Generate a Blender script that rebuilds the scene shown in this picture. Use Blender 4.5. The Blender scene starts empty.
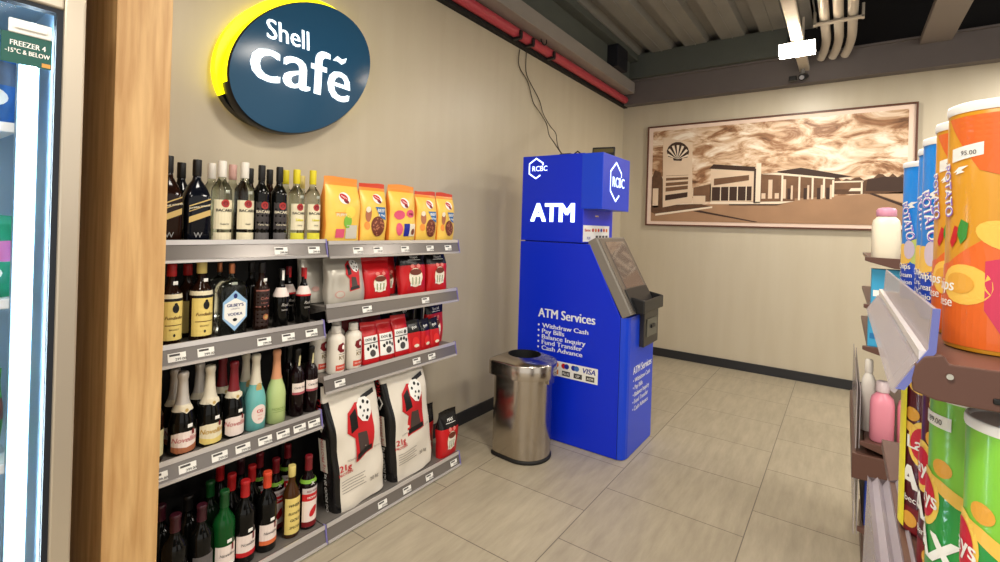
import bpy, math, random
from math import sin, cos, pi, radians, tan
from mathutils import Vector, Matrix, geometry

random.seed(7)
S = bpy.context.scene
COL = S.collection

# ------------------------------------------------------------------ camera
def make_camera():
    yaw, roll = 0.619634, 0.0302943
    f = Vector((-sin(yaw), cos(yaw), 0)); r = Vector((cos(yaw), sin(yaw), 0)); u = r.cross(f)
    r2 = r * cos(roll) + u * sin(roll); u2 = u * cos(roll) - r * sin(roll)
    m = Matrix((r2, u2, -f)).transposed().to_4x4()
    m.translation = Vector((0, 0, 1.565))
    cd = bpy.data.cameras.new('camera'); c = bpy.data.objects.new('camera', cd)
    COL.objects.link(c); c.matrix_world = m
    cd.sensor_width = 36; cd.lens = 483.517 * 36 / 1000
    cd.shift_y = (226.1 - 281) / 1000
    cd.clip_start = 0.02
    S.camera = c
make_camera()

# ------------------------------------------------------------------ world, lights, exposure
S.view_settings.view_transform = 'Standard'
S.view_settings.look = 'None'
S.view_settings.gamma = 1
S.view_settings.use_curve_mapping = False
S.view_settings.exposure = 0.28
W = bpy.data.worlds.new('store_ambience'); S.world = W; W.use_nodes = True
bg = W.node_tree.nodes['Background']
bg.inputs[0].default_value = (1.0, 0.95, 0.87, 1); bg.inputs[1].default_value = 0.95

def area_lamp(x, y, z, sx, sy, power, col=(1, 0.93, 0.82)):
    l = bpy.data.lights.new('ceiling_lamp_light', 'AREA'); l.shape = 'RECTANGLE'
    l.size = sx; l.size_y = sy; l.energy = power; l.color = col
    o = bpy.data.objects.new('ceiling_lamp_light', l); COL.objects.link(o); o.location = (x, y, z)
    return o
LAMPS = [(-0.39, 1.6), (-0.39, -0.6), (1.6, 0.6), (1.6, 3.2), (1.6, 5.2), (-1.3, -1.4)]
for lx, ly in LAMPS:
    area_lamp(lx, ly, 3.16, 0.5, 0.5, 36)
area_lamp(-0.377, 5.06, 3.165, 0.27, 0.10, 22)

# ------------------------------------------------------------------ materials
def lin(c):
    c /= 255.0
    return c / 12.92 if c <= 0.04045 else ((c + 0.055) / 1.055) ** 2.4
def rgb(r, g, b): return (lin(r), lin(g), lin(b), 1)
MATS = {}
def mat(name, col, rough=0.5, metal=0.0, emit=0, trans=0, ior=1.45, coat=0, noise=0, nscale=40, alpha=1, spec=0.5, ecol=None):
    if name in MATS: return MATS[name]
    m = bpy.data.materials.new(name); m.use_nodes = True
    nt = m.node_tree; b = nt.nodes['Principled BSDF']
    c = rgb(*col)
    b.inputs['Base Color'].default_value = c
    b.inputs['Roughness'].default_value = rough; b.inputs['Metallic'].default_value = metal
    b.inputs['IOR'].default_value = ior; b.inputs['Transmission Weight'].default_value = trans
    b.inputs['Coat Weight'].default_value = coat; b.inputs['Coat Roughness'].default_value = 0.05
    b.inputs['Alpha'].default_value = alpha; b.inputs['Specular IOR Level'].default_value = spec
    if emit:
        b.inputs['Emission Color'].default_value = rgb(*(ecol or col)); b.inputs['Emission Strength'].default_value = emit
    if noise:
        tc = nt.nodes.new('ShaderNodeTexCoord'); n = nt.nodes.new('ShaderNodeTexNoise')
        n.inputs['Scale'].default_value = nscale; n.inputs['Detail'].default_value = 4
        mx = nt.nodes.new('ShaderNodeMix'); mx.data_type = 'RGBA'
        d = 1 - noise
        mx.inputs[6].default_value = (c[0] * d, c[1] * d, c[2] * d, 1); mx.inputs[7].default_value = tuple(min(1, v * (1 + noise)) for v in c[:3]) + (1,)
        nt.links.new(tc.outputs['Object'], n.inputs['Vector']); nt.links.new(n.outputs['Fac'], mx.inputs[0])
        nt.links.new(mx.outputs[2], b.inputs['Base Color'])
    MATS[name] = m
    return m

def wood_mat(name, c1, c2, scale=(9, 9, 0.7)):
    m = bpy.data.materials.new(name); m.use_nodes = True; nt = m.node_tree; b = nt.nodes['Principled BSDF']
    tc = nt.nodes.new('ShaderNodeTexCoord'); mp = nt.nodes.new('ShaderNodeMapping'); mp.inputs['Scale'].default_value = scale
    n = nt.nodes.new('ShaderNodeTexNoise'); n.inputs['Scale'].default_value = 4; n.inputs['Detail'].default_value = 8; n.inputs['Distortion'].default_value = 0.35
    r = nt.nodes.new('ShaderNodeValToRGB'); r.color_ramp.elements[0].position = 0.3; r.color_ramp.elements[1].position = 0.7
    r.color_ramp.elements[0].color = rgb(*c1); r.color_ramp.elements[1].color = rgb(*c2)
    nt.links.new(tc.outputs['Object'], mp.inputs[0]); nt.links.new(mp.outputs[0], n.inputs['Vector'])
    nt.links.new(n.outputs['Fac'], r.inputs[0]); nt.links.new(r.outputs[0], b.inputs['Base Color'])
    b.inputs['Roughness'].default_value = 0.5
    return m

def wall_mat(name, c1, c2, rough=0.38):
    m = bpy.data.materials.new(name); m.use_nodes = True; nt = m.node_tree; b = nt.nodes['Principled BSDF']
    tc = nt.nodes.new('ShaderNodeTexCoord'); mp = nt.nodes.new('ShaderNodeMapping'); mp.inputs['Scale'].default_value = (3, 3, 0.35)
    n = nt.nodes.new('ShaderNodeTexNoise'); n.inputs['Scale'].default_value = 3; n.inputs['Detail'].default_value = 6
    r = nt.nodes.new('ShaderNodeValToRGB'); r.color_ramp.elements[0].position = 0.3; r.color_ramp.elements[1].position = 0.7
    r.color_ramp.elements[0].color = rgb(*c1); r.color_ramp.elements[1].color = rgb(*c2)
    nt.links.new(tc.outputs['Object'], mp.inputs[0]); nt.links.new(mp.outputs[0], n.inputs['Vector'])
    nt.links.new(n.outputs['Fac'], r.inputs[0]); nt.links.new(r.outputs[0], b.inputs['Base Color'])
    bp = nt.nodes.new('ShaderNodeBump'); bp.inputs['Strength'].default_value = 0.05; bp.inputs['Distance'].default_value = 0.02
    nt.links.new(n.outputs['Fac'], bp.inputs['Height']); nt.links.new(bp.outputs[0], b.inputs['Normal'])
    b.inputs['Roughness'].default_value = rough
    return m

def floor_mat():
    m = bpy.data.materials.new('floor_tiles'); m.use_nodes = True; nt = m.node_tree; b = nt.nodes['Principled BSDF']
    tc = nt.nodes.new('ShaderNodeTexCoord'); sep = nt.nodes.new('ShaderNodeSeparateXYZ'); cmb = nt.nodes.new('ShaderNodeCombineXYZ')
    nt.links.new(tc.outputs['Object'], sep.inputs[0])
    ax = nt.nodes.new('ShaderNodeMath'); ax.operation = 'ADD'; ax.inputs[1].default_value = 30 - 2.486
    ay = nt.nodes.new('ShaderNodeMath'); ay.operation = 'ADD'; ay.inputs[1].default_value = 1.14 + 0.753 * 20
    nt.links.new(sep.outputs['Y'], ax.inputs[0]); nt.links.new(sep.outputs['X'], ay.inputs[0])
    nt.links.new(ax.outputs[0], cmb.inputs[0]); nt.links.new(ay.outputs[0], cmb.inputs[1])
    br = nt.nodes.new('ShaderNodeTexBrick')
    br.inputs['Scale'].default_value = 1; br.inputs['Brick Width'].default_value = 0.6; br.inputs['Row Height'].default_value = 0.753
    br.inputs['Mortar Size'].default_value = 0.0028; br.inputs['Mortar Smooth'].default_value = 0.1; br.offset = 0.5; br.offset_frequency = 2
    br.inputs['Color1'].default_value = rgb(178, 167, 146); br.inputs['Color2'].default_value = rgb(172, 161, 140); br.inputs['Mortar'].default_value = rgb(112, 104, 92)
    nt.links.new(cmb.outputs[0], br.inputs['Vector'])
    mp = nt.nodes.new('ShaderNodeMapping'); mp.inputs['Scale'].default_value = (6, 0.9, 1); mp.inputs['Rotation'].default_value = (0, 0, radians(12))
    n = nt.nodes.new('ShaderNodeTexNoise'); n.inputs['Scale'].default_value = 3.5; n.inputs['Detail'].default_value = 8; n.inputs['Roughness'].default_value = 0.65
    nt.links.new(tc.outputs['Object'], mp.inputs[0]); nt.links.new(mp.outputs[0], n.inputs['Vector'])
    r = nt.nodes.new('ShaderNodeValToRGB'); r.color_ramp.elements[0].position = 0.3; r.color_ramp.elements[1].position = 0.75
    r.color_ramp.elements[0].color = (0.78, 0.77, 0.75, 1); r.color_ramp.elements[1].color = (1.08, 1.08, 1.07, 1)
    nt.links.new(n.outputs['Fac'], r.inputs[0])
    mx = nt.nodes.new('ShaderNodeMix'); mx.data_type = 'RGBA'; mx.blend_type = 'MULTIPLY'; mx.inputs[0].default_value = 1
    nt.links.new(br.outputs['Color'], mx.inputs[6]); nt.links.new(r.outputs[0], mx.inputs[7]); nt.links.new(mx.outputs[2], b.inputs['Base Color'])
    b.inputs['Roughness'].default_value = 0.32; b.inputs['Specular IOR Level'].default_value = 0.35
    return m

def steel_mat():
    m = bpy.data.materials.new('brushed_steel'); m.use_nodes = True; nt = m.node_tree; b = nt.nodes['Principled BSDF']
    tc = nt.nodes.new('ShaderNodeTexCoord'); mp = nt.nodes.new('ShaderNodeMapping'); mp.inputs['Scale'].default_value = (60, 60, 2)
    n = nt.nodes.new('ShaderNodeTexNoise'); n.inputs['Scale'].default_value = 3
    nt.links.new(tc.outputs['Object'], mp.inputs[0]); nt.links.new(mp.outputs[0], n.inputs['Vector'])
    mr = nt.nodes.new('ShaderNodeMapRange'); mr.inputs[3].default_value = 0.14; mr.inputs[4].default_value = 0.26
    nt.links.new(n.outputs['Fac'], mr.inputs[0]); nt.links.new(mr.outputs[0], b.inputs['Roughness'])
    b.inputs['Base Color'].default_value = rgb(190, 182, 172); b.inputs['Metallic'].default_value = 1
    b.inputs['Anisotropic'].default_value = 0.5
    return m

def pane_mat(name, tint=(1, 1, 1), ior=1.3):
    m = bpy.data.materials.new(name); m.use_nodes = True; nt = m.node_tree; nt.nodes.clear()
    o = nt.nodes.new('ShaderNodeOutputMaterial'); t = nt.nodes.new('ShaderNodeBsdfTransparent'); g = nt.nodes.new('ShaderNodeBsdfGlossy')
    t.inputs[0].default_value = tint + (1,); g.inputs['Roughness'].default_value = 0.03
    mx = nt.nodes.new('ShaderNodeMixShader'); lw = nt.nodes.new('ShaderNodeFresnel'); lw.inputs[0].default_value = ior
    nt.links.new(lw.outputs[0], mx.inputs[0]); nt.links.new(t.outputs[0], mx.inputs[1]); nt.links.new(g.outputs[0], mx.inputs[2]); nt.links.new(mx.outputs[0], o.inputs[0])
    return m

def acrylic_mat(name, col, a=0.55):
    return mat(name, col, rough=0.25, alpha=a, spec=0.6)

def sky_print_mat():
    m = bpy.data.materials.new('sepia_cloud_print'); m.use_nodes = True; nt = m.node_tree; b = nt.nodes['Principled BSDF']
    tc = nt.nodes.new('ShaderNodeTexCoord'); mp = nt.nodes.new('ShaderNodeMapping')
    mp.inputs['Scale'].default_value = (0.9, 1, 2.4); mp.inputs['Rotation'].default_value = (0, radians(-12), 0)
    n = nt.nodes.new('ShaderNodeTexNoise'); n.inputs['Scale'].default_value = 2.6; n.inputs['Detail'].default_value = 9; n.inputs['Roughness'].default_value = 0.62; n.inputs['Distortion'].default_value = 1.3
    r = nt.nodes.new('ShaderNodeValToRGB'); e = r.color_ramp.elements
    e[0].position = 0.30; e[0].color = rgb(92, 58, 34); e[1].position = 0.62; e[1].color = rgb(250, 234, 214)
    k = e.new(0.41); k.color = rgb(158, 112, 76); k = e.new(0.50); k.color = rgb(216, 182, 148)
    nt.links.new(tc.outputs['Object'], mp.inputs[0]); nt.links.new(mp.outputs[0], n.inputs['Vector']); nt.links.new(n.outputs['Fac'], r.inputs[0])
    nt.links.new(r.outputs[0], b.inputs['Base Color']); b.inputs['Roughness'].default_value = 0.45
    return m

BLACK = mat('black_print', (16, 15, 16), 0.45)
WHITE = mat('white_print', (244, 242, 236), 0.5)
CREAM = mat('cream_paper', (236, 226, 200), 0.6)
RED = mat('red_print', (196, 28, 36), 0.45)
DARKRED = mat('dark_red_print', (120, 18, 26), 0.45)
TAGWHITE = mat('price_tag_paper', (240, 238, 232), 0.5)
TAGINK = mat('price_tag_ink', (70, 66, 66), 0.6)

# ------------------------------------------------------------------ mesh building
_txt = {}
def txt(s, bold=0.0):
    k = (s, bold)
    if k not in _txt:
        c = bpy.data.curves.new('t', 'FONT'); c.body = s; c.size = 1; c.offset = bold; c.resolution_u = 3
        o = bpy.data.objects.new('t', c)
        me = bpy.data.meshes.new_from_object(o)
        v = [(p.co.x, p.co.y) for p in me.vertices]; f = [tuple(p.vertices) for p in me.polygons]
        bpy.data.objects.remove(o); bpy.data.curves.remove(c); bpy.data.meshes.remove(me)
        _txt[k] = (v, f, min(p[0] for p in v), max(p[0] for p in v))
    return _txt[k]

def subdivide(tris, maxe):
    out = []; st = list(tris)
    while st:
        a, b, c = st.pop()
        la = math.dist(a, b); lb = math.dist(b, c); lc = math.dist(c, a); M = max(la, lb, lc)
        if M <= maxe: out.append((a, b, c)); continue
        if M == la: m = ((a[0] + b[0]) / 2, (a[1] + b[1]) / 2); st += [(a, m, c), (m, b, c)]
        elif M == lb: m = ((b[0] + c[0]) / 2, (b[1] + c[1]) / 2); st += [(a, b, m), (a, m, c)]
        else: m = ((a[0] + c[0]) / 2, (a[1] + c[1]) / 2); st += [(a, b, m), (m, b, c)]
    return out

def tess(poly):
    t = geometry.tessellate_polygon([[Vector((p[0], p[1], 0)) for p in poly]])
    out = []
    for a, b, c in t:
        A, B, C = poly[a], poly[b], poly[c]
        if (B[0] - A[0]) * (C[1] - A[1]) - (B[1] - A[1]) * (C[0] - A[0]) < 0: B, C = C, B
        out.append((tuple(A), tuple(B), tuple(C)))
    return out

def plane(O, u, v):
    O, u, v = Vector(O), Vector(u), Vector(v)
    return lambda s, t: O + u * s + v * t
def cyl(r, a0=0.0):
    return lambda s, z: Vector((r * cos(a0 + s / r), r * sin(a0 + s / r), z))
def flat(x):
    return lambda s, z: Vector((x, s, z))
def ell(cx, cy, rx, ry, n=20, rot=0):
    return [(cx + rx * cos(2 * pi * k / n) * cos(rot) - ry * sin(2 * pi * k / n) * sin(rot), cy + rx * cos(2 * pi * k / n) * sin(rot) + ry * sin(2 * pi * k / n) * cos(rot)) for k in range(n)]
def rect(x0, x1, y0, y1): return [(x0, y0), (x1, y0), (x1, y1), (x0, y1)]

class MB:
    def __init__(self): self.v = []; self.f = []; self.fm = []; self.fs = []; self.ms = []
    def mi(self, m):
        if m not in self.ms: self.ms.append(m)
        return self.ms.index(m)
    def add(self, vs, fs, m, smooth=False):
        b = len(self.v); self.v += [tuple(v) for v in vs]; k = self.mi(m) if not isinstance(m, list) else None
        for i, f in enumerate(fs):
            self.f.append(tuple(b + j for j in f)); self.fm.append(k if k is not None else self.mi(m[i])); self.fs.append(smooth)
        return self
    def box(self, x0, x1, y0, y1, z0, z1, m):
        vs = [(x, y, z) for x in (x0, x1) for y in (y0, y1) for z in (z0, z1)]
        return self.add(vs, [(0, 1, 3, 2), (4, 6, 7, 5), (0, 4, 5, 1), (2, 3, 7, 6), (0, 2, 6, 4), (1, 5, 7, 3)], m)
    def prism(self, poly, axis, a0, a1, m):
        # poly in the two other axes, in order (y,z) for x, (x,z) for y, (x,y) for z
        def P(p, a): return {'x': (a, p[0], p[1]), 'y': (p[0], a, p[1]), 'z': (p[0], p[1], a)}[axis]
        n = len(poly); vs = [P(p, a0) for p in poly] + [P(p, a1) for p in poly]
        fs = [tuple(range(n)), tuple(range(2 * n - 1, n - 1, -1))] + [(k, (k + 1) % n, n + (k + 1) % n, n + k) for k in range(n)]
        return self.add(vs, fs, m)
    def loft(self, rings, m, smooth=True, cap0=True, cap1=True):
        n = len(rings[0]); vs = [p for r in rings for p in r]; fs = []
        for i in range(len(rings) - 1):
            for k in range(n):
                fs.append((i * n + k, i * n + (k + 1) % n, (i + 1) * n + (k + 1) % n, (i + 1) * n + k))
        self.add(vs, fs, m, smooth)
        if cap0: self.add(rings[0], [tuple(range(n - 1, -1, -1))], m if not isinstance(m, list) else m[0])
        if cap1: self.add(rings[-1], [tuple(range(n))], m if not isinstance(m, list) else m[-1])
        return self
    def lathe(self, prof, m, seg=24, c=(0, 0), cap0=True, cap1=True, smooth=True):
        # prof entries (r, z) or (rx, z, n, ry): superellipse section
        rings = []
        for p in prof:
            r, z = p[0], p[1]; n = p[2] if len(p) > 2 else 2; ry = p[3] if len(p) > 3 else r
            ring = []
            for k in range(seg):
                a = 2 * pi * k / seg; ca, sa = cos(a), sin(a)
                ring.append((c[0] + r * math.copysign(abs(ca) ** (2 / n), ca), c[1] + ry * math.copysign(abs(sa) ** (2 / n), sa), z))
            rings.append(ring)
        return self.loft(rings, m, smooth, cap0, cap1)
    def tube(self, path, r, m, seg=8, caps=True):
        P = [Vector(p) for p in path]; rings = []; up = None
        for i, p in enumerate(P):
            t = (P[min(i + 1, len(P) - 1)] - P[max(i - 1, 0)]).normalized()
            if up is None:
                up = Vector((0, 0, 1)) if abs(t.z) < 0.9 else Vector((1, 0, 0))
            a = t.cross(up).normalized(); b = a.cross(t).normalized(); up = b
            rings.append([p + a * (r * cos(2 * pi * k / seg)) + b * (r * sin(2 * pi * k / seg)) for k in range(seg)])
        return self.loft(rings, m, True, caps, caps)
    def decal(self, poly, mp, m, maxe=None):
        tr = tess(poly)
        if maxe: tr = subdivide(tr, maxe)
        for t in tr: self.add([mp(*p) for p in t], [(0, 1, 2)], m)
        return self
    def text(self, s, size, mp, m, x=0, y=0, align='c', bold=0.0, maxe=None, sx=1.0, rot=0, skew=0, fitw=None):
        v, f, a, b = txt(s)
        if fitw: sx = fitw / ((b - a) * size)
        if bold > 0:
            d = bold
            sh = [(-d, 0), (d, 0)] if d < .035 else [(-d, -d * .6), (d, -d * .6), (-d, d * .6), (d, d * .6), (0, 0)]
            def lift(k):
                def f(u, v):
                    p = mp(u, v); nn = (mp(u + 1e-4, v) - p).cross(mp(u, v + 1e-4) - p)
                    return p + (nn.normalized() * (k * 1.2e-4) if nn.length > 0 else nn)
                return f
            for k_, (dx, dy) in enumerate(sh):
                c_, s_ = cos(rot), sin(rot)
                self.text(s, size, lift(k_), m, x + (dx * c_ - dy * s_) * size, y + (dx * s_ + dy * c_) * size, align, 0.0, maxe, sx, rot, skew)
            return self
        ox = {'c': -(a + b) / 2, 'l': -a, 'r': -b}[align]
        q = []
        for p in v:
            X = (p[0] + ox + skew * p[1]) * size * sx; Y = p[1] * size
            q.append((x + X * cos(rot) - Y * sin(rot), y + X * sin(rot) + Y * cos(rot)))
        if maxe:
            tr = []
            for F in f:
                for k in range(1, len(F) - 1): tr.append((q[F[0]], q[F[k]], q[F[k + 1]]))
            for t in subdivide(tr, maxe): self.add([mp(*p) for p in t], [(0, 1, 2)], m)
        else:
            self.add([mp(*p) for p in q], f, m)
        return self
    def build(self, name, parent=None, bevel=0, fixn=False, loc=None, sub=0):
        me = bpy.data.meshes.new(name); me.from_pydata(self.v, [], self.f)
        for m in self.ms: me.materials.append(m)
        for p, k, s in zip(me.polygons, self.fm, self.fs): p.material_index = k; p.use_smooth = s
        me.update()
        if fixn or bevel:
            import bmesh
            bm = bmesh.new(); bm.from_mesh(me); bmesh.ops.recalc_face_normals(bm, faces=bm.faces); bm.to_mesh(me); bm.free()
        o = bpy.data.objects.new(name, me); COL.objects.link(o)
        if parent: o.parent = parent
        if loc: o.location = loc
        if bevel:
            b = o.modifiers.new('edge', 'BEVEL'); b.width = bevel; b.segments = 2; b.limit_method = 'ANGLE'
        return o

def tag(o, label, cat, group=None, kind=None):
    o['label'] = label; o['category'] = cat
    if group: o['group'] = group
    if kind: o['kind'] = kind
    return o
def thing(name, label, cat, loc=(0, 0, 0), rz=0, group=None):
    o = bpy.data.objects.new(name, None); COL.objects.link(o); o.location = loc; o.rotation_euler = (0, 0, rz)
    o.empty_display_size = 0.05
    return tag(o, label, cat, group)
def structure(o): o['kind'] = 'structure'; return o
def copy_tree(o, parent=None):
    c = o.copy(); COL.objects.link(c)
    if parent: c.parent = parent
    for ch in list(o.children): copy_tree(ch, c)
    return c
def copy_thing(o, label, loc, rz=0):
    c = copy_tree(o); c.location = loc; c.rotation_euler = (0, 0, rz); c['label'] = label
    return c

# ================================================================== SETTING
WX, BY, TOP = -2.42, 6.13, 3.17
wl = wall_mat('left_wall_plaster', (197, 184, 158), (202, 190, 165)); wb = wall_mat('back_wall_plaster', (199, 187, 163), (204, 193, 170))
structure(MB().box(WX - 0.12, WX, -3.5, BY + 0.12, 0, 4.4, wl).build('wall_left'))
structure(MB().box(WX, 5.0, BY, BY + 0.12, 0, 4.4, wb).build('wall_back'))
structure(MB().box(WX - 0.12, 5.0, -3.5, BY + 0.12, -0.1, 0, floor_mat()).build('floor'))
bb = mat('baseboard_paint', (42, 42, 44), 0.45)
structure(MB().box(WX, WX + 0.018, 0.55, BY, 0, 0.10, bb).build('baseboard_left', bevel=0.003))
structure(MB().box(WX + 0.018, 5.0, BY - 0.018, BY, 0, 0.10, bb).build('baseboard_back', bevel=0.003))

# ceiling: ribbed steel deck on the left, dark painted slab on the right
deck = mat('grey_steel_deck', (134, 132, 126), 0.55, noise=0.15, nscale=3)
darkc = mat('dark_ceiling_paint', (14, 11, 13), 0.85)
grn = mat('green_grey_beam_paint', (84, 88, 82), 0.55, noise=0.12, nscale=4)
pur = mat('purple_grey_beam_paint', (108, 100, 98), 0.55, noise=0.1, nscale=4)
cb = MB()
slots = [(-2.14 + 0.394 * k, -1.99 + 0.394 * k) for k in range(0, 5)]
xs = -2.2; poly = []
for a, b in slots:
    poly += [(a, 3.76), (a + 0.02, 3.84), (b - 0.02, 3.84), (b, 3.76)]
prof = [(WX, 3.76)] + poly + [(-0.30, 3.76), (-0.30, 3.95), (WX, 3.95)]
cb.prism(prof, 'y', -3.5, BY, deck)
cb.box(-0.30, 5.0, -3.5, BY, 4.15, 4.3, darkc)
cb.box(-0.32, -0.30, -3.5, BY, 3.76, 4.3, darkc)
for k in range(5):
    x = slots[k][1] + 0.12
    cb.box(x - 0.006, x + 0.006, -3.5, BY, 3.752, 3.761, deck)
structure(cb.build('ceiling', fixn=True))
structure(MB().box(-0.55, 5.0, 6.06, BY, 3.47, 4.15, darkc).build('trim_7'))
# left edge beam: soffit, web and the black strip at the wall head
structure(MB().box(WX, -2.20, -3.5, 5.92, 3.285, 3.42, mat('pale_grey_beam_paint', (150, 142, 134), .55, noise=.08, nscale=4)).box(WX, -2.27, -3.5, 5.9, 3.42, 3.76, grn).box(-2.27, -2.16, -3.5, 5.9, 3.68, 3.76, grn).build('trim_1', bevel=0.004))
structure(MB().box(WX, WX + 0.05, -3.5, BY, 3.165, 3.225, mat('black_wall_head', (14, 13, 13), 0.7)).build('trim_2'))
# back beam: lower web and upper flange
structure(MB().box(WX, 5.0, 6.0, BY, 3.175, 3.47, pur).box(WX, 5.0, 5.965, 6.0, 3.455, 3.475, pur).build('trim_3', bevel=0.003))
structure(MB().box(WX, -0.55, 5.90, 6.12, 3.475, 3.77, grn).build('trim_4', bevel=0.003))
structure(MB().box(-2.42, -2.14, 5.20, 5.50, 3.425, 3.68, mat('recess_shade_black', (18, 18, 26), 0.6)).build('trim_5', bevel=0.01))  # black block put in for the shade of the beam recess
structure(MB().box(0.53, 0.76, -3.5, 6.0, 3.40, 3.46, mat('pale_duct_paint', (128, 118, 112), 0.5)).build('trim_6', bevel=0.005))

# wood-clad column between freezer and bottle shelves
oak = wood_mat('oak_veneer', (184, 138, 84), (218, 178, 122))
structure(MB().box(WX, -1.95, 0.547, 0.707, 0, 3.165, oak).build('trim_8', bevel=0.002))

# red sprinkler pipe along the wall head
pr = MB(); redp = mat('red_pipe_paint', (190, 66, 78), 0.4)
pr.tube([(-2.345, -3.4, 3.232), (-2.345, 2, 3.232), (-2.345, 5.97, 3.232)], 0.044, redp, 14)
rp = pr.build('sprinkler_pipe'); tag(rp, 'long red pipe running along the top of the left wall', 'pipe')
for y in (3.42, 3.62, 4.0):
    MB().box(-2.40, -2.29, y, y + 0.035, 3.17, 3.19, mat('black_clip', (30, 26, 28), 0.5)).box(-2.30, -2.285, y, y + 0.035, 3.18, 3.24, MATS['black_clip']).build('pipe_clip', rp)
hk = MB().tube([(-2.27, 3.78 + 0.05 * sin(a), 3.27 + 0.045 * cos(a)) for a in [k * 0.35 for k in range(14)]], 0.006, MATS['black_clip'], 6).build('cable_hook')
tag(hk, 'small dark curled hook hanging under the beam beside the red pipe', 'hook')

# light fitting, trunking, camera, conduits
lt = thing('light_trunking', 'pale lighting trunking bar running along the ceiling to the back beam', 'trunking', (-0.39, 0, 3.30))
trm = mat('trunking_paint', (196, 186, 170), 0.45)
MB().box(-0.045, 0.045, -3.4, 6.0, 0.0, 0.05, trm).build('bar', lt, bevel=0.004)
for y in (1.2, 3.6, 5.7): MB().box(-0.01, 0.01, y - 0.01, y + 0.01, 0.05, 0.47, trm).build('hanger_rod', lt)
glow = mat('lamp_diffuser_glow', (255, 246, 228), 0.4, emit=26)
def flood(x, y, label, w=0.14, d=0.055):
    t = thing('ceiling_spotlight', label, 'light', (x, y, 3.30), 0, 'ceiling spotlights on the trunking')
    MB().box(-w, w, -d, d, -0.075, -0.02, mat('lamp_housing', (225, 220, 210), 0.4)).build('housing', t, bevel=0.006)
    MB().box(-w * 0.98, w * 0.98, -d - 0.004, -d - 0.0005, -0.11, -0.02, glow).box(-w * 0.98, w * 0.98, -d - 0.004, d + 0.004, -0.116, -0.078, glow).build('diffuser', t, bevel=0.004)
    MB().box(-0.02, 0.02, -0.02, 0.02, -0.02, 0.0, MATS['lamp_housing']).build('mounting_bracket', t)
flood(-0.39, 5.06, 'glowing warm white rectangular lamp under the ceiling trunking')
cc = thing('security_camera', 'small black bullet camera hanging at the end of the lit trunking', 'camera', (-0.40, 5.93, 3.30))
blk = mat('black_plastic', (24, 24, 26), 0.4)
MB().tube([(0, 0, 0), (0, 0, -0.05)], 0.02, mat('grey_camera_plastic', (120, 118, 116), 0.4), 12).build('mount', cc)
MB().tube([(0.02, 0.0, -0.075), (0.0, -0.10, -0.11)], 0.035, blk, 14).build('camera_body', cc)
MB().tube([(0.0, -0.101, -0.1105), (-0.001, -0.108, -0.113)], 0.022, mat('lens_glass', (170, 170, 175), 0.1), 12).build('lens', cc)
MB().box(-0.12, -0.05, -0.06, 0.0, -0.12, -0.07, blk).build('junction_box', cc, bevel=0.006)
cond = mat('conduit_paint', (186, 176, 162), 0.5)
names = ['leftmost of the three pale conduits bending into the back beam', 'middle one of the three pale conduits bending into the back beam', 'rightmost of the three pale conduits bending into the back beam']
for k in range(3):
    x = -0.19 + 0.1 * k
    p = [(x, -3.4, 3.46), (x, 5.5, 3.46)] + [(x - 0.07 * (1 - cos(a)), 5.5 + 0.42 * sin(a), 3.46 - 0.1 * (1 - cos(a))) for a in [0.2, 0.5, 0.8, 1.1, 1.4]]
    tag(MB().tube(p, 0.037, cond, 14).build('conduit'), names[k], 'conduit', 'conduits by the lamp')
tag(MB().box(-0.27, 0.09, 5.0, 5.06, 3.405, 3.42, cond).box(-0.27, -0.25, 5.0, 5.06, 3.40, 3.52, cond).box(0.07, 0.09, 5.0, 5.06, 3.40, 3.52, cond).build('conduit_strap', bevel=0.003), 'pale strap clamping the three conduits together', 'strap')

# ================================================================== FREEZER
fz = thing('upright_freezer', 'tall glass-door freezer with pale metal frame and bright blue-white interior', 'freezer', (-1.80, 0.05, 0))
fr = mat('freezer_frame_metal', (196, 184, 166), 0.32, metal=0.6)
frin = mat('freezer_interior', (176, 208, 232), 0.35)
m = MB()
m.box(-0.60, -0.05, 0.345, 0.384, 0, 2.9, fr).box(-0.60, -0.05, -0.50, -0.46, 0, 2.9, fr).box(-0.60, -0.57, -0.46, 0.345, 0, 2.9, fr).box(-0.57, -0.05, -0.46, 0.345, 2.18, 2.9, fr).box(-0.57, -0.05, -0.46, 0.345, 0, 0.12, fr)  # cabinet carried up past the view to block light above the column gap
m.build('cabinet_body', fz, bevel=0.004)
m = MB()
m.box(-0.565, -0.06, 0.335, 0.344, 0.121, 2.179, frin).box(-0.565, -0.56, -0.455, 0.335, 0.121, 2.179, frin).box(-0.56, -0.06, -0.455, 0.335, 2.17, 2.179, frin)
m.build('liner', fz)
d = MB()
for a in [(-0.04, 0, 0.335, 0.384, 0.05, 2.23), (-0.04, 0, -0.50, -0.45, 0.05, 2.23)]: d.box(*a, fr)
d.box(-0.04, 0, -0.45, 0.335, 2.134, 2.23, fr).box(-0.04, 0, -0.45, 0.335, 0.05, 0.15, fr)
do = d.build('door', fz, bevel=0.006)
gk = mat('black_gasket', (18, 24, 34), 0.6)
MB().box(-0.038, -0.006, 0.321, 0.335, 0.15, 2.134, gk).box(-0.038, -0.006, -0.45, 0.321, 2.122, 2.134, gk).build('gasket', do)
MB().box(-0.024, -0.016, -0.45, 0.321, 0.15, 2.122, pane_mat('freezer_glass', ior=1.07)).build('glass_pane', do)
led = mat('freezer_led', (220, 242, 255), 0.4, emit=30)
MB().box(-0.10, -0.08, 0.278, 0.297, 0.2, 2.1, led).build('light_strip', fz, bevel=0.004)
MB().box(-0.125, -0.101, 0.262, 0.306, 0.2, 2.1, mat('led_housing', (120, 150, 175), 0.4)).build('light_housing', fz)
shw = mat('white_wire_shelf', (236, 240, 244), 0.4)
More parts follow.
